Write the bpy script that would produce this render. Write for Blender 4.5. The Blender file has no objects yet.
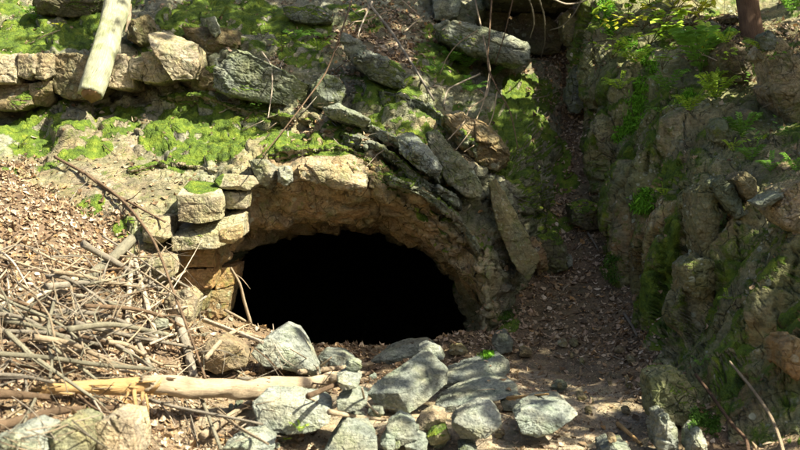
SUN_TO = (0.60, -0.30, 0.74)
SKY_STRENGTH = 0.058
SUN_STRENGTH = 5.0
EXPOSURE = 1.75
import bpy, bmesh, math, random
import numpy as np
from mathutils import Vector, Matrix
from mathutils.bvhtree import BVHTree

rng = np.random.default_rng(11)
random.seed(5)
scene = bpy.context.scene
COL = scene.collection

# ------------------------------------------------------------------ camera frame
CAM = np.array([0.0, 0.0, 1.5])
F = 1111.0                      # focal length in units of an 800 wide frame (50 mm on 36 mm)

def K(px, py, Y):
    return np.array([(px - 400.0) / F * Y, Y, 1.5 - (py - 225.0) / F * Y])

# ------------------------------------------------------------------ noise
def _h(ix, iy, iz, seed):
    n = (ix.astype(np.int64) * 374761393 + iy.astype(np.int64) * 668265263 + iz.astype(np.int64) * 2147483647 + seed * 144665) & 0xFFFFFFFF
    n = ((n ^ (n >> 13)) * 1274126177) & 0xFFFFFFFF
    n = ((n ^ (n >> 16)) * 2246822519) & 0xFFFFFFFF
    n = n ^ (n >> 15)
    return (n & 0xFFFFFF) / float(0x1000000)

def vnoise(p, seed=0):
    p = np.asarray(p, float)
    i = np.floor(p).astype(np.int64); f = p - i
    u = f * f * f * (f * (f * 6 - 15) + 10)
    r = 0
    for dx in (0, 1):
        for dy in (0, 1):
            for dz in (0, 1):
                w = (u[:, 0] if dx else 1 - u[:, 0]) * (u[:, 1] if dy else 1 - u[:, 1]) * (u[:, 2] if dz else 1 - u[:, 2])
                r = r + w * _h(i[:, 0] + dx, i[:, 1] + dy, i[:, 2] + dz, seed)
    return r * 2 - 1

def fbm(p, octv=4, seed=0, gain=0.5, lac=2.03):
    a, s, t = 1.0, 0.0, 0.0
    q = np.array(p, float)
    for o in range(octv):
        s = s + a * vnoise(q, seed + o * 17); t += a
        a *= gain; q = q * lac + 13.7
    return s / t

def cells(p, seed=0):
    """Worley: (F1, F2, random value, random tilt dot offset)"""
    p = np.asarray(p, float)
    i = np.floor(p).astype(np.int64)
    n = len(p)
    f1 = np.full(n, 9.0); f2 = np.full(n, 9.0); val = np.zeros(n); til = np.zeros(n)
    for dx in (-1, 0, 1):
        for dy in (-1, 0, 1):
            for dz in (-1, 0, 1):
                cx, cy, cz = i[:, 0] + dx, i[:, 1] + dy, i[:, 2] + dz
                jx, jy, jz = _h(cx, cy, cz, seed), _h(cx, cy, cz, seed + 1), _h(cx, cy, cz, seed + 2)
                d = p - np.stack([cx + jx, cy + jy, cz + jz], 1)
                dd = np.sqrt((d * d).sum(1))
                v = _h(cx, cy, cz, seed + 3)
                t = d[:, 0] * (_h(cx, cy, cz, seed + 4) - .5) + d[:, 1] * (_h(cx, cy, cz, seed + 5) - .5) + d[:, 2] * (_h(cx, cy, cz, seed + 6) - .5)
                nearer = dd < f1
                f2 = np.where(nearer, f1, np.minimum(f2, dd))
                val = np.where(nearer, v, val); til = np.where(nearer, t, til)
                f1 = np.where(nearer, dd, f1)
    return f1, f2, val, til

def sstep(a, b, x):
    t = np.clip((x - a) / (b - a), 0, 1)
    return t * t * (3 - 2 * t)

def facets(p, seed=0, step=1.0, tilt=1.2, crack=0.5, cw=0.10):
    f1, f2, v, t = cells(p, seed)
    return step * (v - .5) + tilt * t - crack * (1 - sstep(0, cw, f2 - f1))

def rot(ax, deg):
    return np.array(Matrix.Rotation(math.radians(deg), 3, ax))

# ------------------------------------------------------------------ mesh building
def mk(name, V, faces, mat, attrs=None, parent=None, smooth=True, loc=None):
    """faces: list of int arrays (n,3) / (n,4)"""
    me = bpy.data.meshes.new(name)
    V = np.asarray(V, float)
    if loc is not None: V = V - np.asarray(loc)
    if not isinstance(faces, (list, tuple)): faces = [faces]
    faces = [np.asarray(f, np.int32) for f in faces if len(f)]
    loops = np.concatenate([f.ravel() for f in faces])
    tot = np.concatenate([np.full(len(f), f.shape[1], np.int32) for f in faces])
    start = np.concatenate([[0], np.cumsum(tot)[:-1]]).astype(np.int32)
    me.vertices.add(len(V)); me.vertices.foreach_set('co', V.astype(np.float32).ravel())
    me.loops.add(len(loops)); me.loops.foreach_set('vertex_index', loops.astype(np.int32))
    me.polygons.add(len(tot)); me.polygons.foreach_set('loop_start', start)
    me.update(calc_edges=True); me.validate()
    me.polygons.foreach_set('use_smooth', np.full(len(me.polygons), smooth))
    for k, a in (attrs or {}).items():
        a = np.asarray(a, np.float32)
        if a.ndim == 1:
            at = me.attributes.new(k, 'FLOAT', 'POINT'); at.data.foreach_set('value', a)
        else:
            at = me.attributes.new(k, 'FLOAT_VECTOR', 'POINT'); at.data.foreach_set('vector', a.ravel())
    me.materials.append(mat)
    o = bpy.data.objects.new(name, me)
    COL.objects.link(o)
    if loc is not None: o.location = loc
    if parent is not None: o.parent = parent
    return o

def tag(o, label=None, cat=None, group=None, kind=None):
    if label: o['label'] = label
    if cat: o['category'] = cat
    if group: o['group'] = group
    if kind: o['kind'] = kind
    return o

def empty(name, loc, label, cat, group=None):
    o = bpy.data.objects.new(name, None); COL.objects.link(o)
    o.location = loc; o.empty_display_size = 0.1
    return tag(o, label, cat, group)

def tri_of(faces):
    out = []
    for f in (faces if isinstance(faces, (list, tuple)) else [faces]):
        f = np.asarray(f)
        if f.shape[1] == 3: out.append(f)
        else: out += [f[:, [0, 1, 2]], f[:, [0, 2, 3]]]
    return np.concatenate(out)

def vnormals(V, T):
    n = np.cross(V[T[:, 1]] - V[T[:, 0]], V[T[:, 2]] - V[T[:, 0]])
    N = np.zeros_like(V)
    for k in range(3):
        for c in range(3):
            N[:, c] += np.bincount(T[:, k], n[:, c], len(V))
    return N / (np.linalg.norm(N, axis=1, keepdims=True) + 1e-12)

def cr(P, counts, ten=0.42):
    """Cardinal spline through P (n,...) with counts[i] steps in segment i"""
    P = np.asarray(P, float); n = len(P)
    out = []
    for i in range(n - 1):
        p1, p2 = P[i], P[i + 1]
        p0 = P[i - 1] if i else 2 * p1 - p2
        p3 = P[i + 2] if i + 2 < n else 2 * p2 - p1
        m1, m2 = ten * (p2 - p0), ten * (p3 - p1)
        t = (np.arange(counts[i]) / counts[i]).reshape((-1,) + (1,) * (P.ndim - 1))
        out.append((2 * t**3 - 3 * t**2 + 1) * p1 + (t**3 - 2 * t**2 + t) * m1 + (-2 * t**3 + 3 * t**2) * p2 + (t**3 - t**2) * m2)
    out.append(P[-1][None])
    return np.concatenate(out)

def grid_faces(nr, nc, flip=False):
    a = np.arange(nr * nc).reshape(nr, nc)
    q = np.stack([a[:-1, :-1], a[:-1, 1:], a[1:, 1:], a[1:, :-1]], -1).reshape(-1, 4)
    return q[:, ::-1] if flip else q

def relax(V, nr, nc, it=3, k=.5):
    g = V.reshape(nr, nc, 3).copy()
    for _ in range(it):
        a = g.copy()
        a[1:-1, 1:-1] = g[1:-1, 1:-1] * (1 - k) + k * .25 * (g[:-2, 1:-1] + g[2:, 1:-1] + g[1:-1, :-2] + g[1:-1, 2:])
        g = a
    return g.reshape(-1, 3)

SURF = []       # (V, T, moss, litter) of everything that moss / leaves can grow on or lie on
_bv = []
def bvh():
    """one tree per surface, built once; far ground is left out"""
    while len(_bv) < len(SURF):
        V, T = SURF[len(_bv)][:2]
        if len(T) > 60000:
            c = V[T[:, 0]]; T = T[(np.abs(c[:, 0]) < 8) & (c[:, 1] > 3.5) & (c[:, 1] < 19)]
        _bv.append((BVHTree.FromPolygons(V.tolist(), T.tolist()), V.min(0) - .05, V.max(0) + .05))
    return _bv

def cast(o, d, far=60.0):
    o = np.asarray(o, float); d = np.asarray(d, float); d = d / np.linalg.norm(d)
    inv = 1.0 / np.where(np.abs(d) < 1e-9, 1e-9, d)
    best = (None, None); bd = far
    for t, lo, hi in bvh():
        a, b = (lo - o) * inv, (hi - o) * inv
        tn, tf = np.minimum(a, b).max(), np.maximum(a, b).min()
        if tf < max(tn, 0) or tn > bd: continue
        h = t.ray_cast(Vector(o), Vector(d), bd)
        if h[0] is not None: bd = h[3]; best = (np.array(h[0]), np.array(h[1]))
    return best

def hit(px, py):
    return cast(CAM, K(px, py, 1.0) - CAM)

def depth(px, py, default=10.0):
    p, n = hit(px, py)
    return p[1] if p is not None else default

def drop(x, y, z0=6.0):
    p, n = cast((x, y, z0), (0, 0, -1))
    return p if p is not None else np.array([x, y, 0.0])

# ------------------------------------------------------------------ where moss and leaves are
def spheres(p, lst):
    m = np.zeros(len(p))
    for (px, py, Y, r, s) in lst:
        c = K(px, py, Y); R = r * Y / F
        d = p - c; d = np.sqrt(d[:, 0]**2 + (d[:, 1] * .45)**2 + d[:, 2]**2) / R
        m = np.maximum(m, s * (1 - sstep(.55, 1.25, d)))
    return m

MOSS = [(528,178,10.3,34,1),(512,120,10.9,30,1),(556,225,10.0,24,.8),(45,140,9.8,34,.85),(70,152,9.4,16,.7),(100,150,9.5,18,.75),(15,135,9.9,30,.8),(110,125,10,40,.75),(80,128,10,22,.8),(40,122,10.1,40,.75),(190,115,9.9,45,1),(240,120,9.7,45,1),(160,135,9.6,28,.8),(190,150,9.2,30,1),(225,140,9.3,30,1),
        (285,140,9.2,30,1),(330,140,9.2,35,.9),(205,182,8.5,22,1),(185,160,9.1,18,.75),(120,190,8.8,10,.6),(195,235,8.2,22,.4),(90,205,8.5,20,.6),(120,225,8.2,18,.6),
        (25,35,11.4,45,1),(90,30,11.5,50,1),(20,60,10.8,20,.7),(165,45,11,25,.8),(200,10,11.3,50,1.1),(250,10,11.3,40,1.1),(300,25,11.2,35,1),(220,70,10.4,16,.9),
        (300,50,10.8,30,.8),(280,85,10.2,20,.6),(390,100,10.2,45,.9),(420,125,9.9,35,.8),(370,130,9.7,25,.9),(400,175,9.2,30,.9),(415,225,9.2,16,1),(450,175,9.4,30,.5),
        (460,55,11,30,.8),(440,60,11,40,.7),(530,95,11.6,35,1),(520,130,11,45,1),(545,150,10.9,35,1),(505,170,10.3,25,1),(540,200,10.3,38,1),(565,175,10.6,26,.8),(570,215,10.1,26,.9),
        (520,50,12.2,30,.6),(508,318,9.1,16,1),(610,265,9.7,16,1),(480,240,9.2,25,.6),(500,240,9.3,20,.5)]
LITTER = [(-150,300,6.2,120,.85),(-150,180,8,90,.85),(-160,60,10.5,90,.6),(930,200,7,120,.6),(950,60,9.5,120,.6),(5,165,9.2,30,.9),(40,200,8.6,26,.7),(60,235,8.0,70,1),(0,185,8.6,34,.9),(110,255,7.8,50,.8),(40,300,7.2,80,.7),(150,330,7.3,80,.6),(100,400,6.3,100,.5),(390,30,11.2,60,1),(350,45,10.8,40,.8),(345,75,10.3,28,.8),(280,60,10.5,20,.7),
          (310,125,9.5,35,.6),(350,140,9.2,25,.4),(570,90,12,50,1),(560,140,11,35,1),(560,190,10.4,30,.8),(600,200,10.2,25,.4),(560,290,9.7,70,.42),(600,330,9,70,.5),(520,320,9.1,40,.5),
          (560,390,7.3,80,.15),(640,370,7.4,40,.7),(620,60,12.4,50,.7),(750,40,10.4,70,.9),(470,345,8.8,60,.4)]

def moss_of(p, n, gen=0.16, lo=.18, hi=.52, bias=0.0):
    reg = np.maximum(spheres(p, MOSS), gen)
    nz = n[:, 2] + .38 * fbm(p * 5.0, 3, 91) + bias
    pat = sstep(.32, .66, reg * (.90 + .85 * fbm(p * 3.1, 4, 37)))
    return pat * sstep(lo, hi, nz)

def litter_of(p, n, gen=0.0):
    reg = np.maximum(spheres(p, LITTER), gen)
    return np.clip(reg * (.65 + .9 * fbm(p * 2.3, 3, 77)), 0, 1) * sstep(.25, .6, n[:, 2] + .15 * vnoise(p * 6, 5))

# ------------------------------------------------------------------ materials
class NT:
    def __init__(s, name):
        s.m = bpy.data.materials.new(name); s.m.use_nodes = True
        s.t = s.m.node_tree; s.t.nodes.clear()
        s.out = s.n('ShaderNodeOutputMaterial'); s.b = s.n('ShaderNodeBsdfPrincipled')
        s.l(s.b.outputs[0], s.out.inputs[0])
    def n(s, typ, **kw):
        x = s.t.nodes.new(typ)
        for k, v in kw.items():
            if k.startswith('i_'):
                x.inputs[k[2:].replace('_', ' ')].default_value = v
            else: setattr(x, k, v)
        return x
    def l(s, a, b): s.t.links.new(a, b)
    def val(s, x, sock):
        if isinstance(x, (int, float)): sock.default_value = x
        elif isinstance(x, tuple): sock.default_value = (*x, 1)[:len(sock.default_value)] if len(x) == 3 else x
        else: s.l(x, sock)
    def attr(s, name, vec=False):
        a = s.n('ShaderNodeAttribute', attribute_name=name)
        return a.outputs['Color' if vec else 'Fac']
    def math(s, op, a, b=None, clamp=False):
        m = s.n('ShaderNodeMath', operation=op, use_clamp=clamp)
        s.val(a, m.inputs[0])
        if b is not None: s.val(b, m.inputs[1])
        return m.outputs[0]
    def mix(s, f, a, b, mode='MIX'):
        m = s.n('ShaderNodeMix', data_type='RGBA', blend_type=mode)
        s.val(f, m.inputs[0]); s.val(a, m.inputs[6]); s.val(b, m.inputs[7])
        return m.outputs[2]
    def ramp(s, x, stops, interp='LINEAR'):
        r = s.n('ShaderNodeValToRGB'); cr_ = r.color_ramp; cr_.interpolation = interp
        while len(cr_.elements) < len(stops): cr_.elements.new(.5)
        for e, (p, c) in zip(cr_.elements, stops):
            e.position = p; e.color = (c, c, c, 1) if isinstance(c, (int, float)) else (*c, 1)
        s.l(x, r.inputs[0])
        return r.outputs[0]
    def noise(s, scale, det=6, rough=.6, vec=None, dist=0.0):
        x = s.n('ShaderNodeTexNoise'); x.inputs['Scale'].default_value = scale
        x.inputs['Detail'].default_value = det; x.inputs['Roughness'].default_value = rough; x.inputs['Distortion'].default_value = dist
        s.l(vec if vec is not None else s.geo(), x.inputs['Vector'])
        return x.outputs['Fac']
    def voro(s, scale, feat='F1', vec=None, rnd=1.0):
        x = s.n('ShaderNodeTexVoronoi', feature=feat); x.inputs['Scale'].default_value = scale; x.inputs['Randomness'].default_value = rnd
        s.l(vec if vec is not None else s.geo(), x.inputs['Vector'])
        return x
    def geo(s):
        if not hasattr(s, '_g'): s._g = s.n('ShaderNodeTexCoord').outputs['Object'] if getattr(s, 'objspace', False) else s.n('ShaderNodeNewGeometry').outputs['Position']
        return s._g
    def bump(s, h, strength=.5, dist=.02, prev=None):
        b = s.n('ShaderNodeBump'); b.inputs['Strength'].default_value = strength; b.inputs['Distance'].default_value = dist
        s.l(h, b.inputs['Height'])
        if prev is not None: s.l(prev, b.inputs['Normal'])
        return b.outputs[0]

def rock_material():
    m = NT('weathered_rock')
    base = m.attr('base', True)
    n1 = m.noise(2.6, 5, .62); n2 = m.noise(11, 4, .65); n3 = m.noise(46, 3, .7)
    k = m.math('MULTIPLY', m.ramp(n1, [(.30, .62), (.52, 1.0), (.72, 1.3)]), m.ramp(n2, [(.28, .60), (.48, 1.0), (.75, 1.28)]))
    k = m.math('MULTIPLY', k, m.ramp(n3, [(.28, .56), (.5, 1.0), (.76, 1.38)]))
    # fine seams: distorted bands
    mp = m.n('ShaderNodeMapping'); mp.inputs['Rotation'].default_value = (0.1, math.radians(28), 0.2); mp.inputs['Scale'].default_value = (1.2, 1.2, 9)
    m.l(m.geo(), mp.inputs['Vector'])
    seam = m.noise(2.4, 4, .6, mp.outputs[0], .6)
    k = m.math('MULTIPLY', k, m.ramp(seam, [(.36, .80), (.47, 1.02), (.495, .80), (.52, 1.02), (.66, 1.10)]))
    # cracks: warped cell edges at two sizes, only here and there
    wn = m.n('ShaderNodeTexNoise'); wn.inputs['Scale'].default_value = 3.2; wn.inputs['Detail'].default_value = 2; m.l(m.geo(), wn.inputs['Vector'])
    wv = m.n('ShaderNodeVectorMath', operation='MULTIPLY_ADD'); m.l(wn.outputs['Color'], wv.inputs[0]); wv.inputs[1].default_value = (.34, .34, .34); m.l(m.geo(), wv.inputs[2])
    c1 = m.voro(3.4, 'DISTANCE_TO_EDGE', wv.outputs[0]).outputs['Distance']; c2 = m.voro(11.0, 'DISTANCE_TO_EDGE', wv.outputs[0]).outputs['Distance']
    cm = m.ramp(m.noise(3.7, 2), [(.50, 1.0), (.62, 0.0)])
    cr1 = m.math('MAXIMUM', m.ramp(c1, [(.002, .25), (.016, 1.0)]), m.math('MULTIPLY', m.ramp(m.noise(1.6, 2), [(.46, 0.0), (.52, 1.0)]), 1.0))
    cr2 = m.math('MAXIMUM', m.ramp(c2, [(.004, .35), (.030, 1.0)]), cm)
    ca = m.math('MULTIPLY', m.attr('lichen'), 1.15, True)
    ck = m.math('SUBTRACT', 1.0, m.math('MULTIPLY', ca, m.math('SUBTRACT', 1.0, m.math('MULTIPLY', cr1, cr2))))
    k = m.math('MULTIPLY', k, ck)
    kk = m.n('ShaderNodeCombineColor'); 
    for i in range(3): m.l(k, kk.inputs[i])
    col = m.mix(1.0, base, kk.outputs[0], 'MULTIPLY')
    # hue drift brown <-> grey green
    hue = m.noise(5.5, 2, .55)
    col = m.mix(m.ramp(hue, [(.42, 0.0), (.68, .55)]), col, m.mix(1.0, col, (1.12, .92, .62), 'MULTIPLY'))
    col = m.mix(m.ramp(m.noise(7.7, 2, .55), [(.5, 0.0), (.72, .5)]), col, m.mix(1.0, col, (.88, 1.04, .80), 'MULTIPLY'))
    film = m.math('MULTIPLY', m.attr('lichen'), m.ramp(m.noise(1.9, 4, .65), [(.36, 0.0), (.62, .58)]))
    col = m.mix(film, col, m.mix(1.0, m.mix(.5, kk.outputs[0], (1.0, 1.0, 1.0)), (.125, .155, .045), 'MULTIPLY'))
    # iron staining
    st = m.attr('stain')
    sn = m.ramp(m.noise(6.3, 4, .68), [(.38, 0.0), (.6, 1.0)])
    rust = m.mix(n2, (.17, .075, .022), (.40, .235, .085))
    col = m.mix(m.math('MULTIPLY', st, sn, True), col, m.mix(.65, col, rust))
    # lichen discs and grey bloom
    v = m.voro(9.5); lv = m.math('SUBTRACT', v.outputs['Distance'], m.math('MULTIPLY', n2, .30))
    lic = m.math('MULTIPLY', m.ramp(lv, [(.06, 1.0), (.10, 0.0)]), m.ramp(m.noise(3.1, 2), [(.50, 0.0), (.58, 1.0)]))
    lic = m.math('MULTIPLY', lic, m.attr('lichen'))
    col = m.mix(m.math('MULTIPLY', lic, .75), col, (.36, .40, .30))
    # specks of moss and a finer second lichen
    sp = m.math('MULTIPLY', m.ramp(m.noise(15, 5, .76), [(.53, 0.0), (.59, 1.0)]), m.ramp(m.noise(1.7, 2, .6), [(.42, .12), (.58, 1.0)]))
    col = m.mix(m.math('MULTIPLY', m.math('MULTIPLY', sp, m.attr('lichen')), .85, True), col, m.mix(n3, (.045, .072, .012), (.16, .19, .035)))
    v2 = m.voro(23); l2 = m.math('MULTIPLY', m.ramp(m.math('SUBTRACT', v2.outputs['Distance'], m.math('MULTIPLY', n3, .25)), [(.05, 1.0), (.10, 0.0)]), m.ramp(m.noise(2.6, 2), [(.52, 0.0), (.60, 1.0)]))
    col = m.mix(m.math('MULTIPLY', m.math('MULTIPLY', l2, m.attr('lichen')), .6), col, (.40, .42, .33))
    # soil caught on the rock
    so = m.attr('litter')
    soil = m.mix(n3, (.040, .026, .015), (.22, .15, .092))
    sf = m.math('MULTIPLY', so, m.ramp(m.noise(17, 3, .65), [(.30, .25), (.52, 1.0)]), True)
    col = m.mix(sf, col, soil)
    # moss
    mo = m.attr('moss'); mn = m.noise(21, 4, .7)
    mf = m.ramp(m.math('ADD', mo, m.math('MULTIPLY', m.math('SUBTRACT', mn, .5), .9)), [(.34, 0.0), (.56, 1.0)])
    mcol = m.ramp(m.noise(8, 4, .68), [(.30, (.030, .052, .007)), (.46, (.076, .132, .012)), (.60, (.140, .200, .016)), (.75, (.235, .255, .028))])
    col = m.mix(mf, col, mcol)
    m.l(col, m.b.inputs['Base Color'])
    m.b.inputs['Roughness'].default_value = .82
    m.b.inputs['Specular IOR Level'].default_value = .3
    h = m.math('ADD', m.math('MULTIPLY', n2, .8), m.math('MULTIPLY', n3, .5))
    h = m.math('ADD', h, m.math('MULTIPLY', ck, .55))
    h = m.math('ADD', h, m.math('MULTIPLY', m.ramp(seam, [(.47, 1.0), (.495, 0.4), (.52, 1.0)]), .16))
    h = m.math('ADD', h, m.math('MULTIPLY', m.math('MULTIPLY', mf, n3), .8))
    m.l(m.bump(h, .9, .030), m.b.inputs['Normal'])
    return m.m

def tint_material(name, rough=.7, trans=0.0, noise_sc=40, lo=.65, hi=1.3, bumpd=.004, spec=.3, streak=None):
    """colour per vertex attribute 'base' broken up by noise; trans = translucent share for thin leaves"""
    m = NT(name)
    base = m.attr('base', True)
    vec = None
    if streak:
        mp = m.n('ShaderNodeMapping'); mp.inputs['Scale'].default_value = streak
        m.objspace = True; m.l(m.geo(), mp.inputs['Vector']); vec = mp.outputs[0]
    nz = m.noise(noise_sc, 5, .65, vec)
    k = m.ramp(nz, [(.28, lo), (.72, hi)])
    kk = m.mix(1.0, base, k, 'MULTIPLY')
    m.l(kk, m.b.inputs['Base Color']); m.b.inputs['Roughness'].default_value = rough
    m.b.inputs['Specular IOR Level'].default_value = spec
    if bumpd: m.l(m.bump(nz, .7, bumpd), m.b.inputs['Normal'])
    if trans:
        tr = m.n('ShaderNodeBsdfTranslucent'); m.l(kk, tr.inputs[0])
        ms = m.n('ShaderNodeMixShader'); ms.inputs[0].default_value = trans
        m.l(m.b.outputs[0], ms.inputs[1]); m.l(tr.outputs[0], ms.inputs[2]); m.l(ms.outputs[0], m.out.inputs[0])
    return m.m

def bark_material(name, moss=0.0):
    m = NT(name)
    base = m.attr('base', True)
    uv = m.n('ShaderNodeAttribute', attribute_name='tuv').outputs['Vector']
    mp = m.n('ShaderNodeMapping'); mp.inputs['Scale'].default_value = (5, 5, 1.6); m.l(uv, mp.inputs['Vector'])
    s1 = m.noise(5, 7, .65, mp.outputs[0], .3); s2 = m.noise(9, 5, .6)
    k = m.math('MULTIPLY', m.ramp(s1, [(.28, .28), (.47, 1.0), (.74, 1.35)]), m.ramp(s2, [(.3, .7), (.7, 1.25)]))
    col = m.mix(1.0, base, k, 'MULTIPLY')
    if moss:
        col = m.mix(m.ramp(m.noise(7, 5, .6), [(.52, 0.0), (.64, moss)]), col, (.13, .17, .045))
    m.l(col, m.b.inputs['Base Color']); m.b.inputs['Roughness'].default_value = .85; m.b.inputs['Specular IOR Level'].default_value = .2
    m.l(m.bump(s1, .9, .012), m.b.inputs['Normal'])
    return m.m

M = {}
M['rock'] = rock_material()
M['leaf'] = tint_material('dry_leaf', .75, .18, 60, .6, 1.35, .003)
M['moss'] = tint_material('moss_blade', .8, .25, 30, .7, 1.3, 0, .15)
M['green'] = tint_material('green_leaf', .5, .35, 25, .75, 1.25, 0, .35)
M['stick'] = bark_material('dry_stick')
M['bark'] = bark_material('tree_bark')
M['pale'] = bark_material('peeled_log', .5)
M['wood'] = bark_material('splintered_wood')

# ------------------------------------------------------------------ the land: ground, hillside, cliff, cave
def rbf_fit(P, z, eps):
    d = np.linalg.norm(P[:, None] - P[None], axis=2)
    A = np.sqrt(d * d + eps * eps)
    n = len(P); B = np.zeros((n + 3, n + 3)); B[:n, :n] = A + 0 * np.eye(n) ; B[:n, n] = 1; B[:n, n + 1:n + 3] = P; B[n:, :n] = B[:n, n:].T
    w = np.linalg.solve(B, np.concatenate([z, [0, 0, 0]]))
    return w
GP = [(0,450,5.0),(0,380,5.7),(0,300,6.6),(0,214,7.9),(100,300,7.1),(100,450,5.4),(200,450,5.7),(300,450,5.9),(400,450,6.0),(500,450,6.1),(600,450,6.1),(660,450,6.1),
      (100,380,6.1),(200,380,6.9),(300,380,7.3),(400,395,7.3),(500,392,7.4),(600,392,7.5),(160,320,7.5),(215,348,8.5),(300,360,8.7),(400,354,8.8),(480,342,8.9),(540,337,9.0),(600,330,9.0),(650,345,8.4),
      (500,318,9.3),(525,290,9.6),(560,285,9.8),(610,285,9.7),(540,220,10.5),(600,220,10.4),(545,150,11.3),(600,130,11.4),(550,60,12.5),(520,0,13.6),(620,0,13.4),(100,226,8.25),(0,160,9.5),
      (-200,300,6.0),(-200,150,8.5),(-200,450,4.6)]
GW = np.array([K(*g) for g in GP])
extra = np.array([[-6, -4, .6], [0, -5, .1], [6, -4, .6], [-7, 2, 1.0], [0, 2, .12], [2.2, 2, .2], [7, 2, 1.2], [-8, 8, 2.6], [8, 8, 2.5], [-9, 14, 5.0], [0, 16, 5.6], [9, 14, 5.5], [-1.5, 4, .2], [1.0, 4, .18], [-3, 4, .5],
                  [0,11.5,1.6],[-2.5,11,2.0]])
GA = np.concatenate([GW, extra])
gw = rbf_fit(GA[:, :2], GA[:, 2], .25)
def ground_z(x, y):
    xy = np.stack([x, y], 1); z = np.zeros(len(x))
    for i in range(0, len(x), 20000):
        q = xy[i:i + 20000]
        d = np.linalg.norm(q[:, None] - GA[None, :, :2], axis=2)
        z[i:i + 20000] = np.sqrt(d * d + .0625) @ gw[:-3] + gw[-3] + q @ gw[-2:]
    # the shaft behind the sill of the cave mouth
    mx = sstep(-2.3, -1.35, x) * (1 - sstep(.55, .95, x))
    return z - 4.5 * mx * sstep(8.95, 10.3, y) ** 1.3 - 8 * sstep(10.2, 10.8, y) * (1 - sstep(.9, 1.3, x)) * sstep(-9, -5, x)

def axis(lo, a, b, hi, fine, coarse):
    l = np.arange(lo, a, coarse); m = np.arange(a, b, fine); r = np.arange(b, hi + coarse, coarse)
    return np.concatenate([l, m, r])

def surface(name, V, faces, kind='structure', base=(.2, .17, .13), stain=None, gen=.16, bias=0., lich=.6, lgen=0., mosscale=1.0, basev=None, label=None, cat=None, noscatter=False, litter=None, moss=None, lo=.18, hi=.52, loc=None, group=None):
    T = tri_of(faces); N = vnormals(V, T)
    mo = moss_of(V, N, gen, lo, hi, bias) * mosscale if moss is None else moss
    li = litter_of(V, N, lgen) if litter is None else litter
    li = li * (1 - .75 * mo)
    V = V + N * (mo * (.006 + .004 * fbm(V * 11, 3, 8)))[:, None]
    st = np.zeros(len(V)) if stain is None else (stain if not np.isscalar(stain) else np.full(len(V), stain))
    b = np.tile(np.array(base, float), (len(V), 1)) if basev is None else basev
    o = mk(name, V, faces, M['rock'], dict(base=b, moss=mo, stain=st, litter=li, lichen=np.full(len(V), lich)), loc=loc)
    tag(o, label, cat, group, kind)
    if not noscatter: SURF.append((V, T, mo, li))
    return o

# ground sheet
gx = axis(-30, -4.4, 2.7, 30, .022, .5); gy = axis(-25, 4.6, 9.6, 60, .022, .45)
gy = np.concatenate([np.arange(-25, 4.6, .4), np.arange(4.6, 10.2, .022), np.arange(10.2, 14.2, .035), np.arange(14.2, 60, .8)])
X, Y = np.meshgrid(gx, gy); x, y = X.ravel(), Y.ravel()
far = sstep(13, 30, np.hypot(x, y))
z = ground_z(np.clip(x, -12, 12), np.clip(y, -6, 16)) 
P3 = np.stack([x, y, z], 1)
rough = fbm(np.stack([x, y, x * 0], 1) * 1.7, 4, 3) * .10 + fbm(np.stack([x, y, x * 0], 1) * 7, 3, 4) * .028
f1, f2, vv, tt = cells(np.stack([x * 9, y * 9, z * 9], 1), 12)
rough = rough + .035 * (np.clip(.45 - f1, 0, 1)) * (vv > .55)
P3[:, 2] += rough * (1 - sstep(9, 9.6, y) * (x < .6)) + far * (2.0 + 1.5 * fbm(np.stack([x, y, x * 0], 1) * .06, 3, 6))
gl = np.full(len(x), .0)
Tt = grid_faces(len(gy), len(gx)); Nn = vnormals(P3, tri_of(Tt))
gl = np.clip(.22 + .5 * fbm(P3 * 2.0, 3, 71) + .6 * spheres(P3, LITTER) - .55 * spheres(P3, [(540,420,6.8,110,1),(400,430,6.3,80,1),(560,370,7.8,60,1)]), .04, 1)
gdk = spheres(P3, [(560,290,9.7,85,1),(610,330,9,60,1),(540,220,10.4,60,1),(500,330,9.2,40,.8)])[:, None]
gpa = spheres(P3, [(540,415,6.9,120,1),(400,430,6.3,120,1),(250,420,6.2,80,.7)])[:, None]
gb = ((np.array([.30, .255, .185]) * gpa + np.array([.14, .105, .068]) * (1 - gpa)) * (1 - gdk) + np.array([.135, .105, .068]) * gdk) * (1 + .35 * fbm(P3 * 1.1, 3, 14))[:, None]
surface('ground', P3, Tt, base=(.13, .10, .07), basev=gb, litter=gl, gen=.12, lich=.15)

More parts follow.
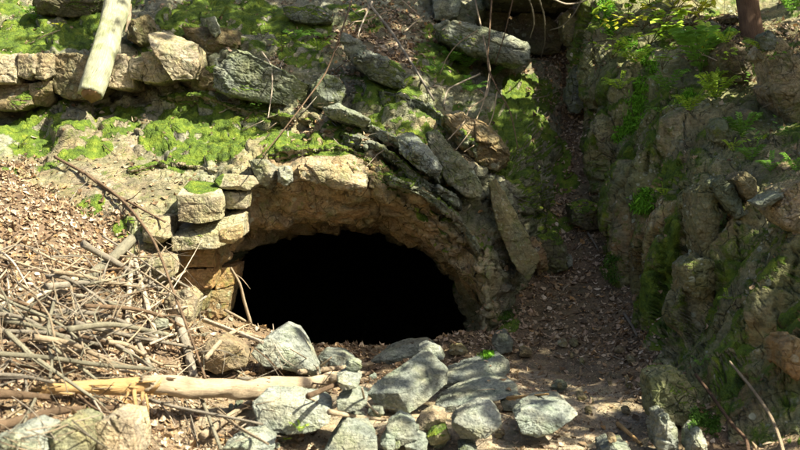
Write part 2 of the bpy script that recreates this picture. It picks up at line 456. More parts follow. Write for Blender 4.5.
# hillside over the cave: rows run from the roof of the mouth upwards, columns from left to right
HX = [-600, -150, 0, 60, 120, 170, None, None, None, None, None, None, None, None, None, None, None]
HR = [
 # inside lip
 [(-600,420,6.4),(-200,420,6.8),(0,420,7.2),(60,420,7.3),(120,420,7.3),(172,405,7.6),(165,350,10.4),(205,268,10.4),(245,205,10.4),(300,188,10.4),(350,185,10.4),(400,195,10.4),(450,218,10.4),(490,255,10.4),(520,292,10.4),(540,355,10.4),(560,380,10.6)],
 [(-600,340,6.7),(-200,340,7.1),(0,340,7.5),(60,340,7.6),(125,335,7.7),(174,335,8.1),(212,352,9.1),(222,286,9.4),(252,251,9.5),(300,235,9.5),(345,230,9.5),(388,240,9.5),(425,260,9.5),(450,284,9.5),(465,312,9.4),(473,350,9.2),(500,372,9.6)],
 [(-600,260,7.1),(-190,260,7.5),(0,260,7.9),(60,260,8.0),(130,262,7.95),(174,262,8.35),(206,292,8.6),(229,255,8.95),(258,220,9.1),(305,212,9.1),(345,208,9.1),(385,217,9.15),(422,234,9.2),(453,258,9.25),(477,285,9.2),(492,316,9.1),(530,330,9.8)],
 [(-600,200,7.7),(-180,200,8.1),(0,205,8.4),(62,203,8.5),(132,208,8.45),(176,212,8.5),(213,235,8.5),(243,212,8.65),(262,183,8.75),(308,177,8.7),(345,177,8.7),(382,189,8.85),(418,210,9.0),(452,230,9.1),(478,250,9.15),(502,270,9.2),(545,285,10.2)],
 [(-600,165,8.4),(-170,165,8.8),(0,170,9.1),(65,166,9.15),(132,168,9.1),(172,172,9.0),(216,190,8.75),(248,174,8.8),(266,163,8.85),(310,157,8.85),(345,155,8.9),(386,168,9.0),(421,190,9.15),(455,210,9.25),(481,225,9.3),(505,238,9.4),(550,250,10.5)],
 [(-600,135,9.1),(-160,135,9.5),(5,140,9.7),(70,136,9.75),(132,134,9.75),(170,135,9.6),(206,148,9.4),(245,143,9.4),(276,138,9.4),(316,138,9.35),(351,140,9.35),(395,152,9.4),(428,170,9.5),(460,189,9.55),(484,206,9.55),(508,212,9.6),(560,220,10.8)],
 [(-600,105,9.8),(-160,105,10.2),(0,110,10.4),(70,108,10.4),(130,104,10.4),(168,100,10.35),(205,100,10.2),(245,112,10.0),(286,114,9.95),(320,115,9.85),(356,125,9.75),(400,138,9.75),(435,150,9.75),(465,168,9.7),(487,186,9.7),(512,192,9.8),(570,195,11.1)],
 [(-600,50,10.1),(-160,50,10.5),(0,58,10.65),(62,56,10.65),(125,54,10.65),(168,48,10.65),(205,62,10.5),(245,62,10.45),(280,75,10.4),(320,80,10.35),(360,85,10.3),(400,95,10.3),(430,110,10.25),(465,130,10.25),(495,150,10.25),(525,152,10.4),(580,150,11.7)],
 [(-600,25,11.2),(-160,25,11.5),(0,28,11.7),(60,24,11.7),(125,20,11.6),(175,12,11.4),(215,14,11.2),(255,16,11.2),(290,22,11.2),(325,28,11.25),(365,30,11.3),(405,35,11.4),(440,45,11.5),(475,60,11.6),(510,75,11.7),(540,80,11.8),(590,80,12.8)],
 [(-600,-25,12.4),(-160,-25,12.6),(0,-20,12.8),(60,-22,12.8),(125,-26,12.8),(172,-26,12.7),(205,-26,12.6),(250,-26,12.5),(290,-26,12.5),(325,-26,12.4),(365,-26,12.4),(405,-26,12.5),(440,-26,12.8),(475,-26,13.0),(510,-26,13.2),(540,-22,13.3),(590,-20,14)],
 [(-600,-180,16),(-160,-180,16),(0,-180,16),(60,-180,16),(125,-180,16),(172,-180,16),(205,-180,16),(250,-180,16),(290,-180,16),(325,-180,16),(365,-180,16),(405,-180,16),(440,-180,16.2),(475,-180,16.4),(510,-180,16.6),(540,-180,16.8),(590,-180,17)],
 [(-900,-200,26),(-260,-200,26),(0,-200,26),(60,-200,26),(125,-200,26),(172,-200,26),(205,-200,26),(250,-200,26),(290,-200,26),(325,-200,26),(365,-200,26),(405,-200,26),(440,-200,26),(475,-200,26),(510,-200,26),(540,-200,26),(640,-200,26)],
]
_r0 = [list(map(float, p)) for p in HR[0]]; _r1 = [list(map(float, p)) for p in HR[1]]
NEW0, NEWI = [], []
for i, (a, b) in enumerate(zip(_r0, _r1)):
    if 6 <= i <= 15:
        cx_, cy_ = 342.0, 322.0
        NEW0.append((a[0], a[1] - 6, 11.7)); NEWI.append((cx_ + (b[0] - cx_) * 1.05, cy_ + (b[1] - cy_) * 1.03, 10.5))
        k = 1.0 + (.13 if b[1] < 330 else .03)
        HR[1][i] = (cx_ + (b[0] - cx_) * k, cy_ + (b[1] - cy_) * k, b[2] + .05)
    else:
        NEW0.append(tuple(a)); NEWI.append(((a[0] + b[0]) / 2, (a[1] + b[1]) / 2, (a[2] + b[2]) / 2))
HR = [NEW0, NEWI] + HR[1:]
H = np.array([[K(*p) for p in r] for r in HR])
H = cr(H, [8, 16, 20, 22, 18, 24, 32, 30, 30, 34, 34, 30, 8])
H = np.swapaxes(cr(np.swapaxes(H, 0, 1), [14, 22, 26, 26, 24, 20, 18, 18, 20, 18, 20, 18, 18, 18, 26, 46]), 0, 1)
nr, nc = H.shape[:2]
V = H.reshape(-1, 3); Fh = grid_faces(nr, nc)
N0 = vnormals(V, tri_of(Fh))
if N0[nr // 2 * nc + nc // 2, 1] > 0: Fh = Fh[:, ::-1]; N0 = -N0
DIP = rot('Y', 28) @ rot('X', 18)          # layers dip towards the right and out of the hill
q = V @ DIP
fine = 1 - .9 * sstep(13, 15, V[:, 1])
qw = q + .05 * np.stack([fbm(V * 3, 3, 50), fbm(V * 3, 3, 51), fbm(V * 3, 3, 52)], 1)
d = .085 * facets(qw * [1.7, 1.9, 4.2], 21, 1.0, 1.0, .45, .08)
strata = spheres(V, [(330,125,9.8,45,.8),(390,140,9.7,50,1),(440,175,9.5,50,1),(470,190,9.6,40,1),(250,80,10.4,50,.6),(90,85,10.5,90,.7),(400,90,10.3,50,.5),(470,130,10.2,40,.7),(480,250,9.3,40,.5)])
lay = q[:, 2] * 6.0 + .55 * fbm(V * 1.9, 3, 58); fr = lay - np.floor(lay); li_ = np.floor(lay)
j1, j2, jv, jt = cells(np.stack([q[:, 0] * 2.2 + li_ * 7.3, q[:, 1] * 2.2, li_ * 3.1 + .5], 1), 59)
d = d + strata * (.24 * (jv - .5) + .09 * (sstep(.0, .14, fr) - .5) - .05 * (1 - sstep(0, .08, j2 - j1)))
rock_amt = sstep(0, 1, 1 - .75 * spheres(V, LITTER))
d = d * (.35 + .65 * rock_amt) + .06 * fbm(V * 1.3, 3, 44)
smooth_ = 1 - .6 * spheres(V, [(90,170,9.2,50,1),(150,190,8.8,30,1)])
V = relax(V + N0 * (d * fine * smooth_)[:, None], nr, nc, 4, .6)
N0 = vnormals(V, tri_of(Fh))
qw = V @ DIP + .04 * np.stack([fbm(V * 3, 3, 50), fbm(V * 3, 3, 51), fbm(V * 3, 3, 52)], 1)
arc_ = spheres(V, [(330,205,9.1,100,1),(420,240,9.2,60,1),(460,280,9.3,50,1),(250,235,8.9,40,1)])
d = (.050 + .022 * arc_) * facets(qw * [4.2, 4.2, 9], 31, 1., 1.2, .55, .10) + .016 * facets(qw * [13, 13, 20], 33, 1, 1.3, .5, .14) + .010 * fbm(V * 15, 4, 2)
V = V + N0 * (d * fine * smooth_ * (.4 + .6 * rock_amt))[:, None]
smooth_ = None
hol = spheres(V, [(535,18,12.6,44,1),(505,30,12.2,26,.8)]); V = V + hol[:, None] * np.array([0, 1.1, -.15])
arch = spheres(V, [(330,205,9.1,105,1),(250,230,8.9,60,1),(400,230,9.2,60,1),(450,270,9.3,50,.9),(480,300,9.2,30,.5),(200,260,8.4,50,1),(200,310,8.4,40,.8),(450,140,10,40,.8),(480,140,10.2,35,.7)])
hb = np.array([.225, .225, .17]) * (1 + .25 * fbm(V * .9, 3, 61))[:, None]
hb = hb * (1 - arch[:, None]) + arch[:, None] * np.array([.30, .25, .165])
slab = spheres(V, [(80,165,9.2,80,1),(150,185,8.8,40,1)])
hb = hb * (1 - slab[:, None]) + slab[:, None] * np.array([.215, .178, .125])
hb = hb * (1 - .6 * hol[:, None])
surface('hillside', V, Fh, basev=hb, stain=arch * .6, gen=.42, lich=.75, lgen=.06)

# the hollow behind the mouth, a wide dark chamber
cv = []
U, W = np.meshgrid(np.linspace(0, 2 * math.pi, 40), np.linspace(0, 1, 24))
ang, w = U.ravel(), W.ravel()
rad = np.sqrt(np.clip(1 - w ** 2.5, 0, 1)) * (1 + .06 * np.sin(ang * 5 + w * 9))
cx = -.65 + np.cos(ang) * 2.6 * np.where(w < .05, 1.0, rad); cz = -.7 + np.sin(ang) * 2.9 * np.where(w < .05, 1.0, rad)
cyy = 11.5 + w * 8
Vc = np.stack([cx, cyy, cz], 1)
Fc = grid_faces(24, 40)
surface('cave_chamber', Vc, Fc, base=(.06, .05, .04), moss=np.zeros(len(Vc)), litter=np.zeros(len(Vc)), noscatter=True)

# the rock cutting wall on the right
CR = [
 [(560,620,10.4),(640,600,8.0),(660,560,6.3),(700,540,5.9),(750,540,5.5),(805,540,5.2),(900,560,4.6),(1150,620,3.9),(1700,700,3.2)],
 [(575,400,10.6),(632,400,9.0),(655,450,6.75),(692,450,6.35),(745,450,6.0),(802,450,5.7),(900,470,5.1),(1150,520,4.3),(1700,600,3.5)],
 [(585,335,10.8),(634,330,9.2),(655,345,8.1),(695,345,7.4),(745,340,6.8),(802,340,6.3),(900,350,5.6),(1150,380,4.7),(1700,400,3.9)],
 [(592,275,10.9),(622,270,9.7),(648,270,8.9),(692,270,8.0),(743,265,7.3),(802,262,6.7),(900,260,6.0),(1150,260,5.1),(1700,200,4.3)],
 [(592,220,11.0),(614,222,10.0),(642,222,9.3),(690,222,8.45),(741,218,7.75),(802,210,7.1),(900,200,6.4),(1150,160,5.5),(1700,60,4.7)],
 [(585,170,11.2),(606,170,10.2),(636,168,9.7),(690,170,8.9),(740,170,8.2),(802,172,7.6),(900,150,6.9),(1150,90,6.0),(1700,-60,5.2)],
 [(580,115,11.5),(600,118,10.6),(632,116,10.1),(688,118,9.4),(738,122,9.1),(802,128,8.6),(900,100,7.8),(1150,20,6.9),(1700,-180,6.1)],
 [(577,60,11.9),(596,62,11.0),(630,66,10.6),(686,72,10.1),(738,76,9.9),(802,80,9.5),(900,50,8.8),(1150,-50,7.9),(1700,-280,7.1)],
 [(576,0,12.6),(592,6,11.6),(628,22,11.3),(684,30,11.0),(738,34,10.9),(802,34,10.6),(900,0,10),(1150,-120,9.2),(1700,-380,8.2)],
 [(576,-60,13.8),(600,-50,13),(632,-30,12.6),(684,-20,12.4),(738,-16,12.4),(802,-20,12.2),(900,-60,11.8),(1150,-190,11),(1700,-440,10)],
 [(590,-200,18),(620,-190,17),(650,-180,17),(700,-180,17),(750,-180,17),(810,-180,17),(920,-190,16.5),(1150,-260,16),(1700,-480,15)],
]
C = np.array([[K(*p) for p in r] for r in CR])
C = cr(C, [12, 34, 34, 30, 26, 26, 28, 28, 26, 14, 10])
C = np.swapaxes(cr(np.swapaxes(C, 0, 1), [16, 54, 56, 56, 52, 24, 14, 10]), 0, 1)
nr, nc = C.shape[:2]
V = C.reshape(-1, 3); Fc = grid_faces(nr, nc); N0 = vnormals(V, tri_of(Fc))
if N0[nr // 2 * nc + nc // 3, 0] > 0: Fc = Fc[:, ::-1]; N0 = -N0
CD = rot('Z', 25) @ rot('Y', -6)
q = V @ CD
qw = q + .06 * np.stack([fbm(V * 2.6, 3, 55), fbm(V * 2.6, 3, 56), fbm(V * 2.6, 3, 57)], 1)
d = .11 * facets(qw * [1.9, 1.7, .5], 41, 1.0, 1.1, .5, .07)
yy = V[:, 1] * 1.15 + .35 * fbm(V * [1, 1, .45], 3, 81) + .18 * V[:, 2]
fy = yy - np.floor(yy); saw = (1 - fy) * sstep(0, .17, fy)
y2 = V[:, 1] * 3.3 + .5 * fbm(V * [2, 2, .7], 3, 82) + .3 * V[:, 2]; fy2 = y2 - np.floor(y2); saw2 = (1 - fy2) * sstep(0, .30, fy2)
d = d + .20 * (saw - .4)
top = sstep(.45, .85, N0[:, 2])
V = relax(V + N0 * (d * (1 - .7 * top) + .08 * fbm(V * 1.2, 3, 45))[:, None], nr, nc, 5, .6)
N0 = vnormals(V, tri_of(Fc))
qw = V @ CD + .05 * np.stack([fbm(V * 2.6, 3, 55), fbm(V * 2.6, 3, 56), fbm(V * 2.6, 3, 57)], 1)
d = .070 * facets(qw * [5.0, 4.2, .85], 47, 1., 1.3, .7, .07) + .030 * facets(qw * [13, 10, 4], 49, 1, 1.3, .5, .12) + .012 * fbm(V * 14, 4, 7)
V = V + N0 * (d * (1 - .6 * top))[:, None]
N1 = vnormals(V, tri_of(Fc))
str_ = fbm(np.stack([V[:, 0] * 4, V[:, 1] * 4, V[:, 2] * .7], 1), 4, 66)
cmoss = np.clip(moss_of(V, N1, .45) + sstep(-.28, .20, str_ + .42 * fbm(V * 7, 3, 68)) * .72 * (1 - top), 0, 1)
cb = np.array([.215, .20, .12]) * (1 + .5 * fbm(np.stack([V[:, 0] * 3, V[:, 1] * 3, V[:, 2] * .9], 1), 4, 62))[:, None]
surface('cliff', V, Fc, basev=cb, moss=cmoss * (.68 + .32 * sstep(-.1, .35, fbm(V * 2.2, 3, 69))), stain=sstep(.1, .5, fbm(V * 1.4, 3, 63)) * .8, lich=1.0, lgen=.02)

# ------------------------------------------------------------------ loose rocks, blocks and slabs: each one a thing
_cs = {}
def cube_sphere(n):
    if n in _cs: return _cs[n]
    g = np.linspace(-1, 1, n + 1); g = np.tan(g * math.pi / 4)
    idx = {}; pts = []; faces = []
    def vid(p):
        k = tuple(int(round(c * 1e5)) for c in p)
        if k not in idx: idx[k] = len(pts); pts.append(p)
        return idx[k]
    for ax in range(3):
        for s in (-1, 1):
            ids = np.zeros((n + 1, n + 1), int)
            for i in range(n + 1):
                for j in range(n + 1):
                    p = [0, 0, 0]; p[ax] = float(s); p[(ax + 1) % 3] = g[i] * s; p[(ax + 2) % 3] = g[j]
                    ids[i, j] = vid(p)
            q = np.stack([ids[:-1, :-1], ids[1:, :-1], ids[1:, 1:], ids[:-1, 1:]], -1).reshape(-1, 4)
            faces.append(q)
    P = np.array(pts); P /= np.linalg.norm(P, axis=1, keepdims=True)
    _cs[n] = (P, np.concatenate(faces))
    return _cs[n]

def hull_planes(pts):
    bm = bmesh.new()
    for p in pts: bm.verts.new(p)
    bmesh.ops.convex_hull(bm, input=bm.verts)
    bm.normal_update()
    n = []; d = []
    for f in bm.faces:
        n.append(list(f.normal)); d.append(f.normal.dot(f.verts[0].co))
    bm.free()
    return np.array(n), np.array(d)

def rock_mesh(pts, n=36, soft=118, seed=0, rough=1.0, cuts=7):
    pts = np.asarray(pts)
    N, D = hull_planes(pts)
    c = pts.mean(0)
    D = D - N @ c
    flip = D < 0; N[flip] *= -1; D = np.abs(D) + 1e-4
    if cuts:                                        # broken corners
        rc = np.random.default_rng(seed + 5); e = rc.normal(size=(cuts, 3)); e /= np.linalg.norm(e, axis=1, keepdims=True)
        sup = ((pts - c) @ e.T).max(0)
        N = np.vstack([N, e]); D = np.concatenate([D, sup * rc.uniform(.74, .93, cuts)])
    q = pts - c
    w, R = np.linalg.eigh(q.T @ q + 1e-9 * np.eye(3))
    if np.linalg.det(R) < 0: R[:, 0] *= -1
    ext = np.abs(q @ R).max(0) + 1e-3
    S, Fq = cube_sphere(n)
    dirs = (S * np.maximum(ext, ext.max() * .25)) @ R.T
    a = np.clip((dirs @ N.T) / D, 0, None)
    r = 1.0 / ((a ** soft).sum(1) ** (1.0 / soft))
    V = c + dirs * r[:, None]
    size = float(np.cbrt(np.prod(2 * ext)))
    T = tri_of(Fq); Nn = vnormals(V, T)
    if ((V - c) * Nn).sum() < 0: Fq = Fq[:, ::-1]; T = tri_of(Fq); Nn = -Nn
    qs = (V @ (DIP if seed % 2 else np.eye(3))) / size + seed * 3.7
    wob = .10 * np.stack([fbm(qs * 2, 3, seed), fbm(qs * 2, 3, seed + 1), fbm(qs * 2, 3, seed + 2)], 1)
    d = .060 * facets((qs + .5 * wob) * [1.8, 1.8, 3.0], seed + 3, .9, 1.3, .22, .05) + .022 * facets((qs + wob) * [6, 5, 8], seed + 9, .8, 1.3, .25, .10) + .016 * fbm(qs * 3, 5, seed + 5)
    d = d * size * rough * .72 + .011 * min(rough, 1.3) * facets((V + wob * .3) * [13, 13, 20], seed + 21, .9, 1.3, .45, .13) * min(1, size * 3) + .004 * fbm(V * 40, 3, seed)
    return V + Nn * d[:, None], Fq

# colours of the stone (real world reflectance)
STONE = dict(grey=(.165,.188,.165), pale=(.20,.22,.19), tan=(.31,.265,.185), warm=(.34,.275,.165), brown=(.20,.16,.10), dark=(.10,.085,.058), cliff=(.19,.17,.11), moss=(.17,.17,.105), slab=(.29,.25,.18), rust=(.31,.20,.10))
_rk = [0]
def rock(name, label, pts, off=.05, th=.3, col='grey', base=None, cat='rock', group=None, Y=None, stain=0., moss=.3, lich=.6, n=None, soft=128, rough=1.0, bulge=.18, bias=0., back=(0, -8), shrink=.88, cuts=None):
    """outline of the front in photo pixels, third value = metres behind the front; the back is the same outline th metres deeper"""
    _rk[0] += 1; s = _rk[0] * 7
    r = np.random.default_rng(s)
    P = [(p[0], p[1], p[2] if len(p) > 2 else None) for p in pts]
    cx = sum(p[0] for p in P) / len(P); cy = sum(p[1] for p in P) / len(P)
    if Y is None:
        bx, by = base if base else (cx, max(p[1] for p in P) * .7 + cy * .3)
        Y = depth(bx, by, 9.0)
    Y0 = Y - off
    W3 = []
    for (px, py, dy) in P:
        explicit = dy is not None
        d0 = dy if explicit else r.uniform(-.04, .08) * th
        W3.append(K(px, py, Y0 + d0))
    fr = np.array(W3)
    bk = []
    for (px, py, dy) in P:
        p = K(px, py, Y0 + (dy or 0)); c = K(cx, cy, Y0)
        v = c + (p - c) * shrink; v = v + np.array([0, th * r.uniform(.85, 1.15), 0])
        v[0] += back[0] * Y0 / F; v[2] -= back[1] * Y0 / F * .5
        bk.append(v)
    pts3 = np.concatenate([fr, np.array(bk)])
    if bulge:
        c = fr.mean(0); 
        for k in range(2):
            i, j = r.integers(0, len(fr), 2); t = r.uniform(.3, .7)
            m = .5 * c + .5 * (fr[i] * t + fr[j] * (1 - t)); m[1] -= th * bulge * r.uniform(.4, 1); pts3 = np.vstack([pts3, m])
    px_size = max(max(p[0] for p in P) - min(p[0] for p in P), max(p[1] for p in P) - min(p[1] for p in P))
    if n is None: n = int(np.clip(px_size * .95, 18, 76))
    V, Fq = rock_mesh(pts3, n, soft, s, rough, cuts if cuts is not None else dict(flat_rock=1, rock_block=2, boulder=3).get(name, 3))
    T = tri_of(Fq); N = vnormals(V, T)
    b = np.array(STONE[col]) * r.uniform(.9, 1.1)
    bv = b * (1 + .28 * fbm(V * 4, 3, s))[:, None]
    mo = moss_of(V, N, moss, bias=bias)
    li = litter_of(V, N) * .35
    stv = np.full(len(V), float(stain))
    o = surface(name, V, Fq, kind=None, basev=bv, stain=stv, moss=mo, litter=li, lich=lich, label=label, cat=cat, loc=pts3.mean(0) * [1, 1, 0] + [0, 0, V[:, 2].min()], group=group)
    return o

L = 'rock_block'
GL = 'blocks along the upper left ledge'
# ---- upper left ledge (front row, left to right)
def ledge(label, pts, Y=10.42, th=.8, col='tan', **k):
    Y -= .38; cx = sum(p[0] for p in pts) / len(pts)
    pts = [(cx + (p[0] - cx) * 1.10, *p[1:]) for p in pts]
    return rock('rock_block', label, pts, 0, th, col, Y=Y, group=GL, bulge=.05, cat='rock', rough=.6, **k)
ledge('pale rock block at the left frame edge of the mossy ledge', [(-24,54),(16,54),(17,70),(14,83),(-24,84)], 10.38)
ledge('small pale block second from the left in the mossy ledge', [(18,54),(33,53),(34,74),(27,80),(18,76)], 10.36, .7)
ledge('pale notched block third from the left in the mossy ledge', [(34,53),(52,53),(53,76),(44,81),(35,78)], 10.40, .7)
ledge('brown block in the lower course of the ledge at the left edge', [(-24,84),(14,84),(28,82),(29,104),(20,110),(-24,110)], 10.44, .8, 'brown')
ledge('brown block in the lower course of the ledge beside a crack', [(30,83),(51,81),(52,100),(47,107),(30,105)], 10.46, .8, 'brown')
ledge('wide grey brown block of the ledge behind the leaning log', [(53,53),(84,54),(97,58),(104,88),(90,97),(54,101)], 10.42, .9, 'brown')
ledge('tan block of the ledge just right of the leaning log', [(107,57),(127,53),(131,62),(133,88),(124,90),(108,88)], 10.40, .8, 'tan')
ledge('tan wedge shaped block on the ledge with a pale split face', [(128,58),(141,55),(146,72),(140,80),(130,79)], 10.36, .6, 'tan')
ledge('tan block between wedge and large square block on the ledge', [(142,52),(167,50),(171,60),(170,80),(158,84),(143,82)], 10.40, .8, 'tan')
ledge('large square cornered tan block at the right end of the ledge', [(150,34,.25),(168,31,.45),(196,44,.15),(197,66),(192,80),(172,82),(170,56),(152,46)], 10.25, .6, 'tan')
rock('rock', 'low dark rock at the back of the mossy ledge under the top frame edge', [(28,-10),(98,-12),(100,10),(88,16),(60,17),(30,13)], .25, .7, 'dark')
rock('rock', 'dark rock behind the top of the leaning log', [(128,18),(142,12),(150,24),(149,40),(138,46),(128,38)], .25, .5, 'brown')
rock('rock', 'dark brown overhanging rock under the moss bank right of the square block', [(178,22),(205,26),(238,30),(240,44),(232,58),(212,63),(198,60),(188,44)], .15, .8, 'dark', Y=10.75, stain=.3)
rock('rock', 'small rock with a moss cap beside the ledge end', [(196,68),(212,66),(226,74),(227,88),(214,92),(197,88)], .1, .4, 'brown', bias=.2)
# ---- upper middle
GB = None
rock('boulder', 'long grey green boulder above the dark gap over the mossy slab', [(214,70),(232,46),(250,52),(266,66),(296,80),(310,84),(308,102),(297,109),(262,103),(226,94),(212,88)], .28, .8, 'grey', n=74, moss=.15, lich=1)
rock('boulder', 'grey boulder right of the long grey green boulder', [(311,86),(322,72),(338,78),(347,92),(340,104),(326,110),(312,107)], .25, .6, 'grey', lich=1)
rock('flat_rock', 'thin grey slab with dark gap under the grey boulders', [(322,108),(338,104),(356,112),(369,120),(366,128),(350,124),(328,118)], .22, .6, 'grey', soft=144)
rock('boulder', 'diagonal grey slab boulder under the leaf patch at the top', [(341,34),(352,38),(374,50),(398,64),(406,74),(404,88),(392,89),(372,80),(354,64),(343,50)], .30, .6, 'grey', n=68, lich=1, moss=.12)
rock('flat_rock', 'flat grey slab at the top behind the moss bank', [(282,8),(312,5),(333,14),(332,22),(312,24),(288,20)], .2, .5, 'grey')
rock('rock', 'small pale rock standing near the top left of the dead leaves', [(205,18),(213,16),(220,34),(215,38),(208,30)], .1, .2, 'pale')
rock('boulder', 'large pale angular boulder overhanging a dark hollow at top centre', [(434,26),(446,21),(476,24),(504,34),(530,46),(531,60),(520,66),(496,62),(470,52),(446,42),(436,38)], .55, .8, 'pale', Y=11.65, n=74, moss=.05, lich=.6)
rock('boulder', 'pale upright rock touching the top frame edge left of the dark hollow', [(430,-14),(452,-16),(462,2),(458,16),(446,22),(434,18)], .3, .5, 'pale')
rock('boulder', 'brown rock behind the large pale boulder', [(462,4),(488,0),(510,10),(512,30),(490,32),(468,24)], .2, .6, 'brown')
# ---- layered strata right of the brow
GS = None
rock('flat_rock', 'pale grey green slab face at the lower end of the strata', [(426,132,.22),(437,130,.24),(449,145,.16),(468,166,.06),(486,186,0),(481,198,-.04),(466,196,-.04),(447,182,.04),(432,158,.12)], .30, .45, 'pale', n=67, stain=.2, lich=1, moss=.1, cuts=1)
rock('flat_rock', 'lumpy grey slab left of the pale slab face', [(396,136,.1),(412,132,.16),(428,148,.12),(442,168,.04),(438,178,-.04),(420,170,-.02),(400,154,0)], .24, .5, 'grey', lich=1, cuts=2, n=57)
rock('rock', 'brown cracked rock face above the pale slab beside the moss slope', [(440,118),(462,112),(486,122),(508,142),(512,162),(498,172),(484,168),(462,146)], .03, .6, 'brown', stain=.5, moss=.3, rough=2.0, n=62)
# ---- the bedding layers that sweep over the arch
def layer(label, line, thick, out=.10, deep=.8, col='grey', seed=1, moss=.5, bias=.1, stain=.1, jag=.05, rise=.10):
    """a long ledge of layered rock: lip along line (photo pixels), thick pixels high, running deep metres back into the hill"""
    r = np.random.default_rng(seed)
    L = np.array([[p[0], p[1], depth(p[0], p[1], 9.5)] for p in line])
    L[1:-1, 2] = .25 * L[:-2, 2] + .5 * L[1:-1, 2] + .25 * L[2:, 2]
    A = cr(L, [34] * (len(L) - 1), .42); n = len(A)
    arc = np.concatenate([[0], np.cumsum(np.hypot(*np.diff(A[:, :2], axis=0).T))])
    cuts = [0.0]
    while cuts[-1] < arc[-1]: cuts.append(cuts[-1] + r.uniform(7, 26))
    k = np.searchsorted(cuts, arc, 'right')
    off = r.uniform(-jag, jag * 1.2, len(cuts) + 2)[k]; drp = r.uniform(-1.6, 1.6, len(cuts) + 2)[k]; tk = r.uniform(.72, 1.2, len(cuts) + 2)[k]
    nz = fbm(np.stack([arc * .16, arc * 0, arc * 0 + seed], 1), 4, seed)
    rows = []
    prof = [(0.0, -1.05, .30), (.0, -1.0, .07), (.0, -.86, .035)] + [(0, -t, .025 * math.sin(3.14 * t)) for t in (.72, .58, .44, .30, .16, .05)] + [(0, .02, .012)] + [(1, t, 0) for t in (.04, .10, .18, .28, .42, .60, .80, 1.0)]
    for (kind, t, inn) in prof:
        R = []
        for i in range(n):
            Yl = A[i, 2] - out - off[i] - .03 * nz[i]
            base = K(A[i, 0], A[i, 1] + drp[i] * .5 + 1.2 * nz[i], Yl)
            if kind == 0: R.append(base + np.array([0, inn, t * thick * tk[i] * Yl / F]))
            else: R.append(base + np.array([-.16 * t * deep, t * deep, t * deep * rise + .012]))
        rows.append(R)
    W3 = np.array(rows); e = sstep(0, .06, arc / arc[-1]) * (1 - sstep(.94, 1, arc / arc[-1]))
    W3[:, :, 1] += ((1 - e) * .22)[None]
    # finer rows
    W3 = cr(W3, [3, 2] + [2] * 7 + [2] + [3] * 7, .3); nr, nc = W3.shape[:2]
    V = W3.reshape(-1, 3); Fq = grid_faces(nr, nc); N = vnormals(V, tri_of(Fq))
    if N[(nr // 2) * nc + nc // 2, 1] > 0: Fq = Fq[:, ::-1]; N = -N
    q = V @ DIP
    d = .030 * facets(q * [4.5, 4.5, 7], seed + 2, 1, 1.2, .6, .09) + .014 * facets(q * [13, 13, 22], seed + 5, 1, 1.3, .5, .13) + .008 * fbm(V * 18, 3, seed)
    V = V + N * d[:, None]; N = vnormals(V, tri_of(Fq))
    bv = np.array(STONE[col]) * (1 + .35 * fbm(V * 3, 3, seed))[:, None] * r.uniform(.9, 1.1)
    st = stain * sstep(-.1, .4, fbm(V * 2.5, 3, seed + 9))
    return surface('rock_ledge', V, Fq, kind=None, basev=bv, stain=st, moss=moss_of(V, N, moss, bias=bias), litter=litter_of(V, N) * .6, lich=.8, label=label, cat='rock ledge', loc=tuple(V.mean(0)))
layer('uppermost rock ledge of the stepped layers, below the long diagonal slab boulder', [(376,90),(412,99),(440,114),(462,132),(482,152)], 13, .12, .7, 'grey', 801, .6)
layer('rock ledge of the stepped layers running from the thin slab down to the lumpy slab', [(322,108),(350,113),(374,127),(402,142),(424,160),(444,180)], 10, .20, .8, 'grey', 811, .5)
layer('rock ledge of the stepped layers with a jagged lip above the shoulder of the arch', [(340,132),(370,142),(392,153),(414,171),(440,189),(466,203)], 11, .26, .8, 'pale', 821, .45)
layer('lowest rock ledge of the stepped layers curving down the right side of the arch', [(384,176),(412,185),(440,201),(464,224),(482,252)], 10, .22, .6, 'grey', 831, .5, stain=.5)
layer('thin mossy rock ledge along the top of the brow of the cave', [(252,160),(284,151),(318,149),(350,150),(378,163)], 8, .10, .5, 'tan', 841, .6, .2, stain=.3, jag=.035)
layer('low rock ledge at the back of the mossy slab under the grey green boulder', [(150,100),(196,96),(236,108),(276,116),(318,121)], 9, .10, .5, 'brown', 851, .6, .15)
layer('rock ledge crossing the mossy slab above its stepped edge', [(120,172),(152,166),(184,164),(216,170),(246,168)], 6, .05, .4, 'slab', 871, .6, .1, jag=.03)
# ---- brow of the mouth
rock('rock_block', 'grey topped brow block at the crown of the cave mouth', [(296,166),(306,156,.1),(330,152,.25),(352,154,.25),(366,166,.1),(364,186),(352,191),(320,187),(298,180)], .16, .6, 'tan', n=68, stain=.35, moss=.35)
rock('rock_block', 'tilted grey block at the left end of the brow', [(248,160),(262,158),(276,170),(280,184),(270,190),(256,182)], .18, .5, 'grey', stain=.3)
rock('rock_block', 'small pale block between the tilted block and the brow block', [(277,166),(290,166),(293,182),(284,187),(277,182)], .16, .4, 'pale', stain=.2)
rock('rock_block', 'cracked orange brown block hanging in the arch below the brow', [(272,192),(300,188),(346,190),(374,196),(372,214),(352,224),(318,222),(290,212),(274,204)], .12, .6, 'warm', n=62, stain=.9, rough=1.2, moss=0)
rock('rock_block', 'green grey block at the right shoulder of the brow', [(367,164),(380,160),(396,174),(398,196),(388,204),(370,198)], .16, .5, 'warm', stain=.4, moss=.4)
rock('rock_block', 'orange block with a mossy facet on the right side of the arch', [(376,206),(394,200),(416,210),(427,222),(424,244),(410,248),(390,236)], .14, .5, 'warm', stain=.8, moss=.3, bias=.25)
rock('rock_block', 'brown jointed block low in the right side of the arch', [(428,222),(442,232),(456,256),(458,276),(446,274),(432,254)], .12, .5, 'warm', stain=.9, moss=0)
